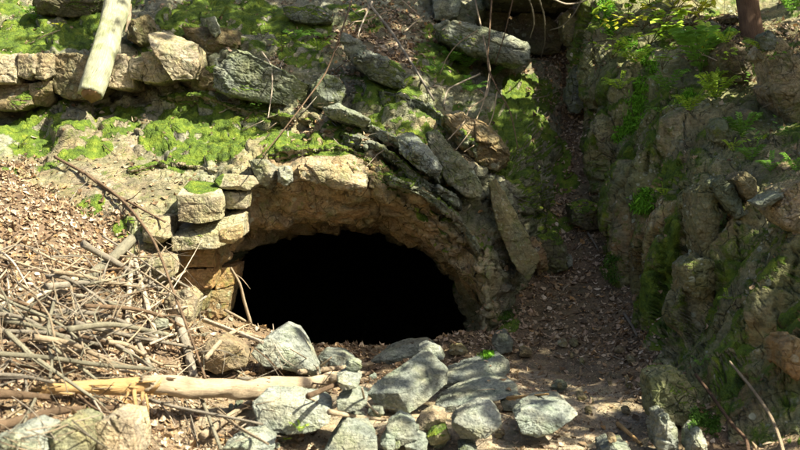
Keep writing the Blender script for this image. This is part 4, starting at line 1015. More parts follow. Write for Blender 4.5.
ps('thin curved stick from the steps down to the left foot stone', [(172,278,.2),(196,294,.22),(200,320,.22)], 2.6, 2, 'grey', 0)
ps('brown stick end between the stones right of the fallen log', [(308,396,.12),(338,384,.12),(372,372,.1)], 6, 4, 'brown', 0)
ps('tan flake of rotten wood beside the squared stone', [(330,412,.08),(352,416,.1),(385,420,.08)], 6, 3, 'tan', 0)
ps('pale twig lying against the left side of the squared stone', [(362,388,.12),(366,402,.12),(378,414,.1)], 2.4, 2, 'pale', 0)
ps('tan stick low between the two long pale stones and the sill', [(300,372,.1),(340,368,.1),(372,364,.1)], 6, 4, 'tan', 1)
ps('orange bark flake on the ground near the flat topped stone', [(508,398,.04),(530,396,.05),(548,394,.04)], 4, 2, 'raw', 0)
ps('orange stick lying at the bottom right of the path', [(618,424,.05),(630,434,.06),(641,444,.05)], 5, 3, 'raw', 0)
ps('straight pale stick lying in the leaves below the cliff foot', [(624,313,.05),(632,326,.06),(637,336,.05)], 3, 2.4, 'grey', 0)
ps('thin pale twig on the dark bank in the gully', [(588,233,.05),(594,242,.06),(599,251,.05)], 2.2, 1.6, 'grey', 0)
# sticks against the cliff foot
stick('thin curved stick leaning on the cliff at bottom right, the left of two', [(696,375,.10),(712,396,.15),(732,424,.2),(746,440,.2),(749,462,.2)], 3.4, 4.2, 'red')
stick('thin curved stick leaning on the cliff at bottom right, the right of two', [(730,362,.10),(750,386,.15),(768,412,.2),(778,434,.2),(786,462,.2)], 2.6, 4, 'tan')
# hanging twigs of the upper bank
HANG = 'bare twigs and roots hanging over the upper bank'
def hg(label, pts, w, w2=None, col='tan', tw=0, **k): return stick(label, pts, w * .78, (w2 or w) * .72, col, HANG, 'hanging_twig', 'twig', tw, **k)
hg('straight pale pole leaning down across the dead leaves at top centre', [(369,4,.3),(390,30,.35),(412,64,.3),(434,100,.15)], 3.2, 3.4, 'grey', 1)
hg('long thin dark branch curving down from the top to the moss over the slab', [(353,-4,.4),(340,36,.4),(326,72,.35),(308,98,.35),(282,132,.3),(262,156,.12)], 2.3, 1.6, 'brown', 1)
hg('pale forked twig at the head of the straight pole', [(372,2,.3),(362,24,.3),(358,36,.3),(352,66,.2)], 2.6, 1.6, 'pale')
hg('short tan twig crossing under the pole head', [(386,12,.3),(368,20,.3),(352,22,.2)], 2.6, 1.6, 'tan')
hg('thin pale twig drooping over the grey green boulder', [(262,52,.2),(271,66,.22),(272,90,.2),(268,118,.15)], 2, 1.6, 'pale')
hg('pale root hanging in front of the big angular boulder and splitting below', [(474,-5,.4),(480,22,.5),(486,50,.6),(490,72,.5),(486,96,.4),(470,108,.3),(464,122,.2),(448,140,.1)], 2.4, 1.8, 'tan')
hg('brown vine from the top bending to the right over the moss slope', [(492,-5,.4),(489,40,.6),(488,66,.5),(497,88,.3),(510,112,.2),(518,148,.1)], 2.4, 1.6, 'brown')
hg('kinked pale twig reaching left below the big boulder', [(480,74,.45),(462,82,.4),(448,90,.35),(444,104,.25)], 2.6, 1.8, 'pale')
hg('thin root sweeping down left to the pale slab face', [(490,70,.5),(484,100,.4),(472,128,.25),(456,150,.08)], 1.6, 1.4, 'tan')
hg('thin root sweeping down to the foot of the pale slab face', [(497,92,.35),(492,118,.25),(480,140,.15),(464,152,.06)], 1.6, 1.4, 'tan')
hg('thin root hanging in the dark hollow, the left one', [(514,-5,.5),(508,20,.5),(503,40,.4),(495,64,.3)], 1.8, 1.4, 'brown')
hg('pale double bent root hanging in the dark hollow', [(527,-5,.6),(532,8,.6),(534,24,.6),(530,38,.5)], 2, 1.4, 'grey')
hg('pale root hanging down to the leaves right of the big boulder', [(538,-5,.6),(544,16,.6),(545,40,.5),(541,58,.3)], 2, 1.6, 'grey')
hg('curved root arching left across the dark hollow', [(582,-2,.3),(574,14,.4),(562,26,.5),(550,30,.5)], 1.8, 1.4, 'grey')
hg('pale root along the top frame edge above the dark hollow', [(551,-2,.4),(566,4,.4),(582,2,.3),(592,-3,.3)], 2.6, 2, 'pale')
hg('tan twig slanting over the upper right leaves of the bank', [(420,16,.2),(404,2,.2),(396,-6,.2)], 2.2, 1.8, 'tan')
hg('short tan twig lying across the upper leaf patch', [(404,32,.2),(418,20,.2),(424,16,.15)], 2.4, 1.6, 'tan')
hg('thin twig crossing the mossy bank left of the big boulder', [(478,30,.5),(460,42,.4),(448,56,.3),(440,74,.2)], 1.6, 1.4, 'tan')
hg('thin twig along the left mossy ledge top', [(30,44,.06),(44,36,.1),(60,30,.06)], 2, 1.4, 'tan')

r = np.random.default_rng(71)
for k in range(22):
    x = r.uniform(-10, 150); y = r.uniform(272, 372); Lb = r.uniform(70, 170); a = r.normal(.22, .35)
    if x + y * .9 < 215: continue
    li = r.uniform(.15, .42); dx, dy = Lb * math.cos(a) / 2, Lb * math.sin(a) / 2
    stick('long grey brown dead branch lying across the brush pile left of the cave', [(x - dx, y - dy, li), (x - dx * .4 + r.normal(0, 4), y - dy * .4 + r.normal(0, 5), li * 1.1), (x + dx * .35 + r.normal(0, 4), y + dy * .35 + r.normal(0, 5), li), (min(x + dx, 205), y + dy, li * .6)],
          r.uniform(4.5, 7.5), r.uniform(1.8, 3.5), ['grey', 'brown', 'greygreen', 'tan', 'grey'][k % 5], 'long dead branches across the brush pile', 'dead_branch', 'branch', int(r.integers(3, 7)), sides=9, wob=.22)
# filler of the pile: thin twigs tangled together
r = np.random.default_rng(77)
for k in range(200):
    if k < 140: x = r.uniform(-15, 185); y = r.uniform(250, 380)
    elif k < 172: x = r.uniform(140, 330); y = r.uniform(340, 446)
    else: x = r.uniform(-10, 120); y = r.uniform(395, 446)
    if x + y * .9 < 200 or (x > 185 and y < 345): continue
    L = r.uniform(22, 80); a = r.normal(.25, .55) if r.random() < .75 else r.uniform(0, 3.14)
    dx, dy = L * math.cos(a) / 2, L * math.sin(a) / 2
    li = r.uniform(.02, .42 if k < 140 else .12)
    c = [x, y, li]
    stick('thin dry twig tangled in the brush pile left of the cave', [(x - dx, y - dy, li * r.uniform(.4, 1.3)), (x + r.normal(0, 3), y + r.normal(0, 3), li), (x + dx, y + dy, li * r.uniform(.4, 1.3))],
          1.0 + 2.6 * r.random() ** 2, None, ['grey', 'tan', 'greygreen', 'brown', 'pale', 'tan', 'grey'][r.integers(0, 7)], 'thin twigs tangled in the brush pile', 'dry_twig', 'twig', int(r.integers(0, 3)), sides=6)
for k in range(60):
    reg = [(480,640,345,440),(300,420,100,160),(220,330,95,150),(500,600,90,320),(690,790,20,120),(340,430,0,80),(60,170,130,230)][k % 7]
    x = r.uniform(*reg[:2]); y = r.uniform(*reg[2:]); L = r.uniform(8, 30); a = r.uniform(-.9, .9)
    stick('fine dry twig lying among fallen leaves on the bank or path', [(x - L / 2 * math.cos(a), y - L / 2 * math.sin(a), .02), (x + L / 2 * math.cos(a), y + L / 2 * math.sin(a), .02)],
          r.uniform(.9, 1.7), None, ['grey', 'tan', 'pale', 'brown'][r.integers(0, 4)], 'fine twigs scattered on the bank and path', 'dry_twig', 'twig', int(r.integers(0, 2)), sides=5)

# ------------------------------------------------------------------ ferns, seedlings and moss clumps
def leaf_geo(a, d, up, L, W, curl=.25):
    """a pointed leaf of six triangles from base a along d"""
    d = d / np.linalg.norm(d); s = np.cross(d, up); s /= np.linalg.norm(s) + 1e-9; n = np.cross(s, d)
    p = [a, a + d * L * .35 + s * W * .5 - n * W * .12, a + d * L * .35 - s * W * .5 - n * W * .12, a + d * L * .4 + n * W * .03, a + d * L * .72 + s * W * .36 - n * L * curl * .4, a + d * L * .72 - s * W * .36 - n * L * curl * .4, a + d * L - n * L * curl]
    f = [(0, 1, 3), (0, 3, 2), (1, 4, 3), (3, 5, 2), (3, 4, 6), (3, 6, 5)]
    return np.array(p), np.array(f)

GREEN = dict(fern=(.17, .36, .05), bright=(.36, .54, .05), yellow=(.62, .64, .05), deep=(.09, .19, .03), tuft=(.16, .37, .03))  # bright and yellow raised in place of sunlight on the crest leaves
def frond_geo(P, W, n=13, rise=.3, seed=0):
    r = np.random.default_rng(seed)
    Q = cr(np.array(P), [max(2, n // (len(P) - 1))] * (len(P) - 1), .5)
    V = []; Fs = []; off = 0
    for i in range(1, len(Q)):
        t = i / (len(Q) - 1); d = Q[i] - Q[i - 1]; d /= np.linalg.norm(d) + 1e-9
        s = np.cross(d, [0, 0, 1.]); s /= np.linalg.norm(s) + 1e-9
        up = np.cross(s, d)
        ln = W * (math.sin(math.pi * min(1, (t * .86 + .12))) ** .8) * r.uniform(.85, 1.1)
        for sg in (-1, 1):
            v, f = leaf_geo(Q[i], s * sg + d * .45 + up * .05, up, ln, ln * .30, .22)
            V.append(v); Fs.append(f + off); off += len(v)
    return np.concatenate(V), np.concatenate(Fs), Q

def plant_obj(name, V, T, col, parent, org, seed, mat='green'):
    r = np.random.default_rng(seed)
    b = np.array(GREEN[col]) * r.uniform(.8, 1.2)
    bv = b * (1 + .25 * fbm(V * 25, 2, seed))[:, None]
    return mk(name, V - org, T, M[mat], dict(base=bv), parent=parent)

_pl = [0]
def fern(label, px, py, size, nf=6, col='fern', lean=(0, -.35, .6), lift=.03, W=.24, group=None, spread=1.0, at=None):
    """size = frond length in photo pixels"""
    _pl[0] += 1; s = 3000 + _pl[0] * 13; r = np.random.default_rng(s)
    p, n = hit(px, py)
    if p is None: return
    if at is not None: p = at
    L = size * p[1] / F
    o = empty('fern', tuple(p), label, 'fern', group)
    for k in range(nf):
        a = 2 * math.pi * (k + r.uniform(-.3, .3)) / nf
        d = np.array([math.cos(a) * spread, math.sin(a) * spread * .7, .55]) + np.array(lean) + n * .35
        d /= np.linalg.norm(d); l = L * r.uniform(.7, 1.1)
        P = [p, p + d * l * .45 + [0, 0, .08 * l], p + d * l * .8 + [0, 0, .02 * l], p + d * l - [0, 0, .20 * l]]
        V, T, Q = frond_geo(P, l * W, 14, seed=s + k)
        fo = plant_obj('frond', V, T, col, o, p, s + k)
        g = tube_geo(np.array(P), [l * .010, l * .008, l * .006, l * .003], 4, 0, s + k, caps=False)
        so = mk('stalk', g[0] - p, g[1], M['green'], dict(base=np.tile(np.array(GREEN['deep']) * 1.5, (len(g[0]), 1))), parent=fo)
    return o

def seedling(label, px, py, size, nl=14, col='bright', group=None, spread=1.0, stems=3, ls=.24):
    _pl[0] += 1; s = 5000 + _pl[0] * 13; r = np.random.default_rng(s)
    p, n = hit(px, py)
    if p is None: return
    L = size * p[1] / F
    o = empty('seedling', tuple(p), label, 'plant', group)
    for k in range(stems):
        d = np.array([r.uniform(-1, 1) * spread, r.uniform(-1.1, -.2), r.uniform(.1, .8)]) + n * .3; d /= np.linalg.norm(d)
        l = L * r.uniform(.7, 1.1)
        P = np.array([p, p + d * l * .5 + [0, 0, l * .12], p + d * l])
        g = tube_geo(P, [l * .012, l * .009, l * .004], 5, .1, s + k, caps=False)
        so = mk('stem', g[0] - p, g[1], M['green'], dict(base=np.tile(np.array([.16, .14, .06]), (len(g[0]), 1))), parent=o)
        V = []; T = []; off = 0
        Q = cr(P, [8, 8], .45)
        for j in range(max(3, nl // stems)):
            q = Q[r.integers(5, len(Q))] ; ld = d * .5 + r.normal(0, .7, 3); ld[2] = r.uniform(-.25, .25)
            v, f = leaf_geo(q, ld, np.array([r.normal(0, .25), r.normal(0, .25) - .2, 1.]), l * ls * r.uniform(.7, 1.25), l * ls * .58, .15)
            V.append(v); T.append(f + off); off += len(v)
        plant_obj('leaves', np.concatenate(V), np.concatenate(T), col, o, p, s + k)
    return o

def clump(label, pts, n=900, h=.05, col='tuft', name='moss_clump', cat='moss', hang=.3, curve=.5):
    """pts: (px, py, r) discs; soft grassy moss growing out of what lies there"""
    _pl[0] += 1; s = 7000 + _pl[0] * 13; r = np.random.default_rng(s)
    V = []; T = []; B = []; off = 0; org = None
    wt = np.array([p[2] ** 2 for p in pts], float); wt /= wt.sum()
    N = n
    hits = []
    for k in range(max(60, n // 12)):
        c = pts[r.choice(len(pts), p=wt)]; a = r.uniform(0, 6.28); rr = c[2] * math.sqrt(r.random())
        p, nn = hit(c[0] + rr * math.cos(a), c[1] + rr * math.sin(a))
        if p is not None: hits.append((p, nn, 1 - .55 * rr / c[2]))
    med = sorted(h_[0][1] for h_ in hits)[len(hits) * 2 // 5]; hits = [h_ for h_ in hits if abs(h_[0][1] - med) < .45]
    org = np.mean([h_[0] for h_ in hits], 0)
    for k in range(N):
        p, nn, f = hits[r.integers(0, len(hits))]
        t = r.normal(0, .016, 3); p = p + t - nn * np.dot(t, nn)
        d = nn * .9 + r.normal(0, .55, 3) + np.array([0, -.1, -hang]); d /= np.linalg.norm(d)
        l = h * f * r.uniform(.6, 1.3); w = l * .13
        sd = np.cross(d, r.normal(size=3)); sd /= np.linalg.norm(sd)
        tip = p + d * l + np.array([0, 0, -curve * l * .5])
        mid = p + d * l * .55
        V += [p - nn * .006 - sd * w, p - nn * .006 + sd * w, mid + sd * w * .8, mid - sd * w * .8, tip]
        T += [(off, off + 1, off + 2), (off, off + 2, off + 3), (off + 3, off + 2, off + 4)]; off += 5
        B += [np.array(GREEN[col]) * r.uniform(.55, 1.5)] * 5
    o = mk(name, np.array(V), np.array(T), M['moss'], dict(base=np.array(B)), loc=tuple(org))
    return tag(o, label, cat)

clump('bright green hanging moss strip on the upper left part of the cliff', [(641,84,8),(638,98,11),(635,112,11),(630,126,9),(620,134,7)], 2600, .06, hang=.7)
clump('round bright green moss tuft on the cliff face', [(643,200,12),(641,205,9)], 1300, .065, hang=.3)
clump('green moss fringe at the upper end of the cliff crest', [(602,12,10),(610,26,10),(606,4,9)], 1400, .07, hang=.6)
clump('green moss strip below the cliff crest seedlings', [(646,56,9),(652,68,7),(628,44,9)], 1100, .06, hang=.6)
clump('small moss tuft beside a stone on the gully floor', [(488,353,5.5)], 500, .035, hang=0)
clump('dark green moss cushion at the cliff foot in the gully', [(612,262,8),(612,276,7)], 900, .04, col='deep', hang=.2)
clump('green moss cushion at the bottom beside the square mossy block', [(702,420,12),(710,426,10)], 1500, .045, col='deep', hang=.2)
clump('moss cushion on the cliff under the upper ferns', [(686,100,7),(690,94,6)], 700, .05, hang=.3)
clump('small moss cushion on the bank at the foot of the olive slab', [(508,317,8),(514,312,5)], 700, .03, col='deep', hang=0)

fern('large dark green fern on the cliff top left of the tree trunk', 700, 72, 58, 12, 'fern', (0, -.4, .7))
fern('small fern growing out of the cliff below the large fern', 660, 112, 20, 4, 'fern', (-.1, -.5, -.2))
fern('leafy fern on the cliff above the pale broken stone', 712, 88, 26, 7, 'bright', (0, -.4, .4))
fern('fern drooping over the flat slab at the right', 752, 162, 34, 8, 'fern', (-.1, -.4, .55))
fern('low fern right of the drooping fern', 770, 172, 24, 6, 'fern', (.1, -.5, .2))
fern('fern at the right frame edge beside the pale rock', 796, 172, 26, 6, 'fern', (-.2, -.5, .3))
fern('pale green fern at the foot of the tree trunk', 762, 50, 24, 5, 'bright', (0, -.4, .3))
fern('small fern in the left moss behind the ledge', 34, 20, 22, 6, 'fern', (.1, -.3, .4))
fern('fern hanging below the flat slab at the top', 296, 40, 22, 7, 'fern', (0, -.5, -.2))
fern('fern beside the first hanging fern at the top', 322, 38, 20, 6, 'fern', (0, -.5, -.3))
fern('feathery fern under the big pale boulder', 452, 62, 24, 7, 'fern', (0, -.5, .2))
fern('dark small fern in the shade under the big boulder', 494, 76, 18, 6, 'deep', (0, -.5, .3))
fern('feathery fern left of the dark hollow', 434, 74, 20, 6, 'fern', (0, -.5, .2))
fern('tiny bright fern in front of the sunlit stone', 300, 432, 16, 4, 'bright', (0, -.4, .6), W=.34)
fern('small fern on the cliff top near the right frame edge', 726, 44, 24, 5, 'bright', (0, -.4, .4))
fern('young fern low on the right cliff under the drooping fern', 733, 152, 20, 5, 'bright', (-.2, -.5, .2))

seedling('yellow green seedling lit by sun at the cliff crest', 664, 24, 36, 44, 'yellow', None, 1.2, 5, .30)
seedling('bright green seedling left of the sunlit one on the cliff crest', 628, 24, 44, 60, 'bright', None, 1.3, 6, .26)
seedling('bright green seedling at the top frame edge of the cliff', 650, 6, 46, 64, 'bright', None, 1.3, 6, .26)
seedling('green seedling hanging over the cliff left of the large fern', 682, 38, 42, 54, 'bright', None, 1.2, 5, .26)
seedling('leafy seedling low on the cliff crest under the sunlit one', 650, 44, 38, 46, 'bright', None, 1.2, 5, .28)
seedling('small plant between the large fern and the trunk', 722, 62, 22, 16, 'bright', None, 1, 4, .3)
seedling('green plant in the dark soil under the tree trunk', 740, 92, 24, 18, 'fern', None, 1, 4, .28)
seedling('green plant on the ledge right of the brown stone', 768, 140, 28, 22, 'fern', None, 1, 5, .28)
seedling('plant at the lower edge of the fern ledge', 750, 148, 24, 20, 'bright', None, 1, 4, .28)
seedling('small green plant on the dark gap edge under the grey boulder', 214, 100, 16, 14, 'fern', None, 1.2, 4, .3)
seedling('second small green plant on the dark gap edge', 256, 112, 16, 14, 'fern', None, 1.2, 4, .3)
seedling('grassy plant on the moss bank above the grey boulder', 282, 52, 22, 16, 'bright', None, 1, 5, .3)
seedling('weed on the left mossy ledge', 60, 30, 16, 10, 'yellow', None, 1, 3, .3)
seedling('weed at the top of the moss slope', 448, 48, 22, 18, 'fern', None, 1.2, 5, .26)
seedling('weed in front of the boulder at the bottom stones', 284, 440, 12, 8, 'bright', None, 1, 3, .4)
seedling('green weed on the upper right slope', 778, 62, 22, 16, 'fern', None, 1, 4, .3)

seedling('bright plant at the very top of the cliff left of the trunk', 700, 8, 40, 44, 'bright', None, 1.2, 5, .24)
seedling('leafy sprig hanging from the cliff edge beside the moss strip', 662, 70, 30, 30, 'bright', None, 1.2, 4, .28)
fern('fern arching over the cliff beside the moss strip', 668, 92, 34, 7, 'fern', (-.1, -.5, .1))
fern('fern at the top right corner behind the pale slab', 792, 14, 36, 8, 'fern', (-.1, -.4, .4))
fern('spreading fern below the tree trunk roots', 716, 100, 34, 9, 'bright', (0, -.5, .3))
fern('fern between the brown stone and the flat slab at the right', 742, 138, 34, 8, 'fern', (0, -.5, .5))

seedling('sprig of yellow green leaves in front of the cliff crest moss fringe', 616, 36, 34, 40, 'yellow', None, 1.3, 5, .24)
seedling('sprig of bright leaves between the crest moss and the sunlit seedling', 642, 30, 36, 46, 'bright', None, 1.3, 5, .24)
seedling('bright sprig at the top frame edge over the cliff crest', 676, 10, 40, 50, 'yellow', None, 1.2, 6, .22)
fern('fern tuft under the sprigs of the cliff crest', 636, 64, 32, 8, 'bright', (-.1, -.5, .1))
fern('fern on the cliff left of the pale broken stone', 690, 112, 30, 7, 'bright', (-.1, -.5, .2))
fern('dark fern under the left end of the big pale boulder', 466, 68, 26, 8, 'fern', (0, -.6, 0))
fern('fern behind the thin slab on the upper bank', 318, 52, 22, 7, 'bright', (0, -.5, .1))
seedling('bright weed on the moss by the upper grey slab', 262, 40, 22, 18, 'bright', None, 1.1, 4, .28)

fern('small fern on the cliff face right of the round moss tuft', 664, 196, 18, 5, 'bright', (-.2, -.5, 0))
fern('small fern in a crack low on the cliff face', 728, 300, 18, 5, 'bright', (-.2, -.5, 0))
fern('fern at the cliff foot above the square mossy block', 700, 366, 20, 5, 'fern', (-.2, -.5, .1))
fern('feathery fern among the hanging twigs on the upper bank', 470, 92, 22, 7, 'fern', (0, -.6, 0))
seedling('sprig of bright leaves overhanging the cliff face by the fern', 690, 60, 34, 36, 'yellow', None, 1.3, 5, .24)

seedling('sprig of bright leaves low over the cliff crest by the first fern', 612, 58, 30, 36, 'bright', None, 1.2, 5, .26)
seedling('sprig of yellow green leaves near the frame top between the crest and the trunk', 692, 22, 36, 44, 'yellow', None, 1.2, 6, .24)
fern('fern in a cleft below the crest sprigs', 620, 90, 26, 7, 'bright', (-.1, -.5, 0))
fern('fern left of the tan boulder under the trunk', 706, 54, 34, 8, 'bright', (-.1, -.5, .3))

# ------------------------------------------------------------------ moss pile and fallen leaves
def sample(weight_idx, count, seed, fn=None):
    r = np.random.default_rng(seed)
    P = []; N = []; W = []
    Vs = []; Ws = []
    for (V, T, mo, li) in SURF:
        c = V[T].mean(1); w = (mo if weight_idx == 0 else li)[T].mean(1)
        nn = np.cross(V[T[:, 1]] - V[T[:, 0]], V[T[:, 2]] - V[T[:, 0]]); a = np.linalg.norm(nn, axis=1) * .5; nn = nn / (2 * a[:, None] + 1e-12)
        px = c[:, 0] / np.maximum(c[:, 1], .1) * F + 400; py = 225 - (c[:, 2] - 1.5) / np.maximum(c[:, 1], .1) * F
        inv = (c[:, 1] > 3.5) & (c[:, 1] < 16) & (px > -330) & (px < 1060) & (py > -90) & (py < 500)
        w = np.where(inv, w * a, 0)
        if fn is not None: w = w * fn(w, nn)
        Vs.append((V, T, nn)); Ws.append(w)
    tot = np.array([w.sum() for w in Ws]); cnt = r.multinomial(count, tot / tot.sum())
    for (V, T, nn), w, k in zip(Vs, Ws, cnt):
        if k == 0: continue
        i = r.choice(len(T), k, p=w / w.sum())
        u, v = r.random(k), r.random(k); fl = u + v > 1; u[fl], v[fl] = 1 - u[fl], 1 - v[fl]
        t = V[T[i]]
        P.append(t[:, 0] + u[:, None] * (t[:, 1] - t[:, 0]) + v[:, None] * (t[:, 2] - t[:, 0])); N.append(nn[i])
    return np.concatenate(P), np.concatenate(N)

def blades(name, P, N, h, seed, base):
    r = np.random.default_rng(seed); n = len(P)
    d = N * .8 + r.normal(0, .5, (n, 3)) + [0, 0, .35]; d /= np.linalg.norm(d, axis=1, keepdims=True)
    s = np.cross(d, r.normal(size=(n, 3))); s /= np.linalg.norm(s, axis=1, keepdims=True)
    hh = h * r.uniform(.5, 1.4, n)[:, None]; w = hh * .28
    q = P - N * .004
    V = np.stack([q - s * w, q + s * w, q + d * hh], 1).reshape(-1, 3)
    T = np.arange(3 * n).reshape(n, 3)
    patch = fbm(P * 3.2, 3, 201) + .6 * fbm(P * 9, 3, 203); k = (1 + .65 * patch + r.normal(0, .22, n)).clip(.35, 2)
    yel = sstep(.0, .6, fbm(P * 2.3, 3, 205) + r.normal(0, .2, n))[:, None]
    c = (np.array(base) * (1 - yel) + np.array([.24, .255, .024]) * yel) * k[:, None]
    return mk(name, V, T, M['moss'], dict(base=np.repeat(c, 3, axis=0)))

P, N = sample(0, 380000, 301)
tag(blades('moss', P, N, .0085, 302, (.085, .155, .012)), 'green moss growing over the banks and rocks', 'moss', kind='stuff')

def leaves(name, P, N, seed, smin, smax, lift=.006, pal=None):
    r = np.random.default_rng(seed); n = len(P)
    nn = N + r.normal(0, .46, (n, 3)); nn[:, 2] += .35; nn /= np.linalg.norm(nn, axis=1, keepdims=True)
    d = np.cross(nn, r.normal(size=(n, 3))); d /= np.linalg.norm(d, axis=1, keepdims=True); s = np.cross(nn, d)
    L = (smin + (smax - smin) * r.random(n) ** 1.7)[:, None]; W = L * r.uniform(.42, .85, n)[:, None]; cu = r.normal(.18, .32, n)[:, None]; fo = r.uniform(-.1, .5, n)[:, None]
    c = P + nn * lift * r.uniform(.3, 2.2, n)[:, None]
    V = np.stack([c - d * L * .5 + nn * L * cu * .5, c - d * L * .12 + s * W * .5 + nn * W * fo * .5, c - d * L * .1, c - d * L * .12 - s * W * .5 + nn * W * fo * .5,
                  c + d * L * .22 + s * W * .38 + nn * W * fo * .4, c + d * L * .22 - s * W * .38 + nn * W * fo * .4, c + d * L * .5 + nn * L * cu], 1).reshape(-1, 3)
    f = np.array([(0, 2, 1), (0, 3, 2), (1, 2, 4), (2, 3, 5), (2, 6, 4), (2, 5, 6)])
    T = (np.arange(n)[:, None, None] * 7 + f[None]).reshape(-1, 3)
    pal = np.array(pal or [(.34, .25, .145), (.46, .365, .245), (.24, .16, .085), (.14, .09, .048), (.38, .28, .19), (.56, .47, .345), (.085, .056, .033), (.36, .22, .09)])
    col = pal[r.choice(len(pal), n, p=[.2, .17, .18, .13, .14, .06, .08, .04])] * r.uniform(.75, 1.2, n)[:, None]
    return mk(name, V, T, M['leaf'], dict(base=np.repeat(col, 7, axis=0)), smooth=False)

P, N = sample(1, 105000, 311, lambda w, nn: 1.0)
tag(leaves('leaf_litter', P, N, 312, .018, .068), 'brown fallen leaves covering the banks, gully and path', 'leaves', kind='stuff')

def floor_points(n, seed):
    """the trodden floor in front of the mouth and the banks beside it"""
    r = np.random.default_rng(seed)
    V, T = SURF[0][:2]
    c = V[T].mean(1); nn = np.cross(V[T[:, 1]] - V[T[:, 0]], V[T[:, 2]] - V[T[:, 0]]); a = np.linalg.norm(nn, axis=1) * .5
    w = a * ((c[:, 1] > 5) & (c[:, 1] < 10.5) & (c[:, 0] > -2.4) & (c[:, 0] < 2.6) & (c[:, 2] > -.2)) * (1.0 + fbm(c * 3, 2, 5)).clip(.05)
    i = r.choice(len(T), n, p=w / w.sum()); u, v = r.random(n), r.random(n); f = u + v > 1; u[f], v[f] = 1 - u[f], 1 - v[f]
    t = V[T[i]]
    return t[:, 0] + u[:, None] * (t[:, 1] - t[:, 0]) + v[:, None] * (t[:, 2] - t[:, 0]), nn[i] / (2 * a[i][:, None])
P, N = floor_points(52000, 321)
tag(leaves('forest_debris', P, N, 322, .006, .020, .003, [(.34, .25, .15), (.46, .36, .23), (.24, .16, .10), (.14, .09, .055), (.40, .31, .20), (.54, .45, .31), (.09, .06, .04), (.36, .22, .10)]), 'fine straw, chips and leaf crumbs on the trodden floor', 'debris', kind='stuff')

# ------------------------------------------------------------------ trees: the trunk at the cliff top and unseen trees added to shade the hollow
def crown_leaves(C, R, n, size, seed, base=(.06, .11, .025), flat=.6):
    r = np.random.default_rng(seed)
    k = 26
    cl = r.normal(0, 1, (k, 3)); cl /= np.linalg.norm(cl, axis=1, keepdims=True); cl *= r.uniform(.25, .95, k)[:, None] ** .6
    which = r.integers(0, k, n)
    p = cl[which] + r.normal(0, .17, (n, 3))
    p = p * np.array([R, R, R * flat]) + C
    d = r.normal(size=(n, 3)); d[:, 2] *= .4; d /= np.linalg.norm(d, axis=1, keepdims=True)
    u = r.normal(0, .45, (n, 3)) + [0, 0, 1]; s = np.cross(d, u); s /= np.linalg.norm(s, axis=1, keepdims=True)
    L = size * r.uniform(.7, 1.3, n)[:, None]; W = L * .34
    V = np.stack([p, p + d * L * .5 + s * W, p + d * L, p + d * L * .5 - s * W], 1).reshape(-1, 3)
    Fq = np.arange(4 * n).reshape(n, 4)
    b = np.array(base) * r.uniform(.7, 1.3, n)[:, None]
    return V, Fq, np.repeat(b, 4, axis=0), cl * np.array([R, R, R * flat]) + C

def tree(label, base, top, r0, crown, R, n, seed, col='brown', lean_root=True, size=.16, flat=.6):
    base = np.array(base, float); top = np.array(top, float)
    o = empty('tree', tuple(base), label, 'tree')
    P = np.array([base - [0, 0, .4], base, base + (top - base) * .3 + [.04, 0, 0], base + (top - base) * .65, top])
    gs = [tube_geo(P, [r0 * 1.5, r0 * 1.15, r0 * .9, r0 * .75, r0 * .5], 16, .16, seed, seg=.06)]
    V, Fq, B, cl = crown_leaves(np.array(crown, float), R, n, size, seed, flat=flat)
    r = np.random.default_rng(seed + 1)
    for c in cl[:9]:
        a = base + (top - base) * r.uniform(.6, 1.0)
        gs.append(tube_geo([a, (a + c) / 2 + [0, 0, .15], c], [r0 * .32, r0 * .2, r0 * .06], 6, .1, seed))
    g = join_geo(gs)
    bv = np.tile(np.array(WOOD[col]), (len(g[0]), 1)) * (1 + .2 * fbm(g[0] * 4, 3, seed))[:, None]
    mk('trunk', g[0] - base, g[1], M['bark'], dict(base=bv, tuv=g[2]), parent=o)
    mk('crown', V - base, Fq, M['green'], dict(base=B), parent=o, smooth=False)
    return o

p, n = hit(752, 33)
tree('reddish brown tree trunk leaning left out of the cliff top at upper right', p, p + [-.75, .1, 4.3], .098, p + np.array([-.3, -.6, 5.6]), 2.2, 3200, 900, 'red')
SN = np.array(Vector(SUN_TO).normalized())
def shade_tree(label, target, dist, R, n, root, seed, r0=.16, flat=.75, size=.16):
    """an unseen tree added for its shade, standing on the slope at root = (x, y), its crown between the sun and target"""
    c = np.array(target) + SN * dist
    b = drop(root[0], root[1], 14)
    return tree(label, b, c - [0, 0, R * .2], r0, c, R, n, seed, 'brown', size=size, flat=flat)
shade_tree('unseen tall tree added on the right hand slope to shade the gully', K(560,165,10.9), 6.6, 1.2, 1500, (6.6, 9.6), 910)
shade_tree('unseen tall tree added above the cliff to shade its face', K(730,260,7.9), 6.0, 1.8, 1600, (7.6, 6.8), 920)
shade_tree('unseen tree added behind the cliff top to shade the upper bank', K(400,75,10.8), 7.6, 1.3, 1300, (5.8, 11.6), 930)
shade_tree('unseen tree added on the near right slope to shade the side of the mouth', K(490,250,9.3), 6.6, 1.35, 2600, (7.4, 5.2), 940)
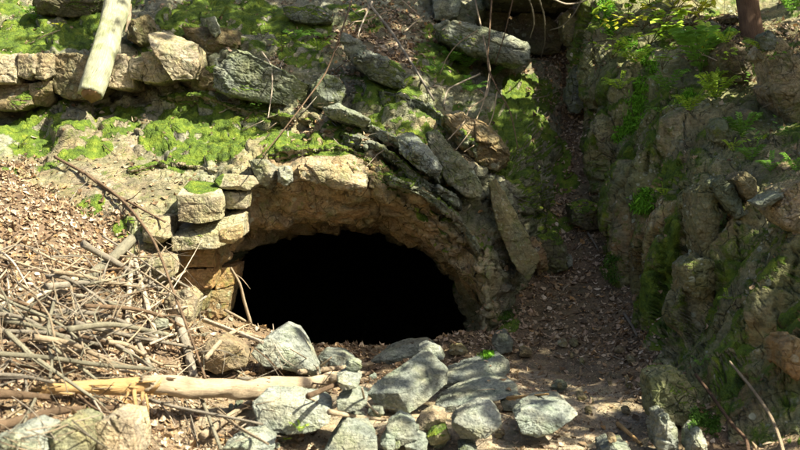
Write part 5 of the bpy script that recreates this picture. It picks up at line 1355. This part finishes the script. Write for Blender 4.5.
shade_tree('unseen young tree added on the near right slope to dapple the path', K(640,400,7.2), 5.8, 1.25, 450, (6.8, 3.6), 950)
shade_tree('unseen thin crowned tree added on the near right slope to dapple the stones', K(470,400,7.2), 6.2, 1.2, 520, (7.2, 2.6), 960)

# ------------------------------------------------------------------ camera, sky and sun
cam = bpy.data.cameras.new('camera'); co = bpy.data.objects.new('camera', cam); COL.objects.link(co)
co.location = CAM; co.rotation_euler = (math.radians(90), 0, 0)
cam.lens = 50; cam.sensor_width = 36; cam.clip_start = .05; cam.clip_end = 500
cam.dof.use_dof = True; cam.dof.focus_distance = 8.9; cam.dof.aperture_fstop = 3.2
scene.camera = co

SUN = Vector(SUN_TO).normalized()
el = math.asin(SUN.z); az = math.atan2(SUN.x, SUN.y)
w = bpy.data.worlds.new('World'); scene.world = w; w.use_nodes = True
nt = w.node_tree; nt.nodes.clear()
sky = nt.nodes.new('ShaderNodeTexSky'); sky.sky_type = 'NISHITA'; sky.sun_disc = False
sky.sun_elevation = el; sky.sun_rotation = az; sky.air_density = .8; sky.dust_density = 4.0; sky.ozone_density = 0.2
bg = nt.nodes.new('ShaderNodeBackground'); bg.inputs[1].default_value = SKY_STRENGTH
ou = nt.nodes.new('ShaderNodeOutputWorld')
nt.links.new(sky.outputs[0], bg.inputs[0]); nt.links.new(bg.outputs[0], ou.inputs[0])
sl = bpy.data.lights.new('sun', 'SUN'); so_ = bpy.data.objects.new('sun', sl); COL.objects.link(so_)
sl.energy = SUN_STRENGTH; sl.angle = math.radians(.5); sl.color = (1.0, .91, .74)
so_.rotation_euler = SUN.to_track_quat('Z', 'Y').to_euler(); so_.location = (4, -2, 9)

vs_ = scene.view_settings
scene.display_settings.display_device = 'sRGB'
vs_.view_transform = 'Standard'; vs_.look = 'None'; vs_.gamma = 1.0; vs_.use_curve_mapping = False; vs_.exposure = EXPOSURE

cy = scene.cycles
cy.max_bounces = 5; cy.diffuse_bounces = 3; cy.glossy_bounces = 2; cy.transmission_bounces = 3; cy.transparent_max_bounces = 4
cy.use_adaptive_sampling = True; cy.adaptive_threshold = .02
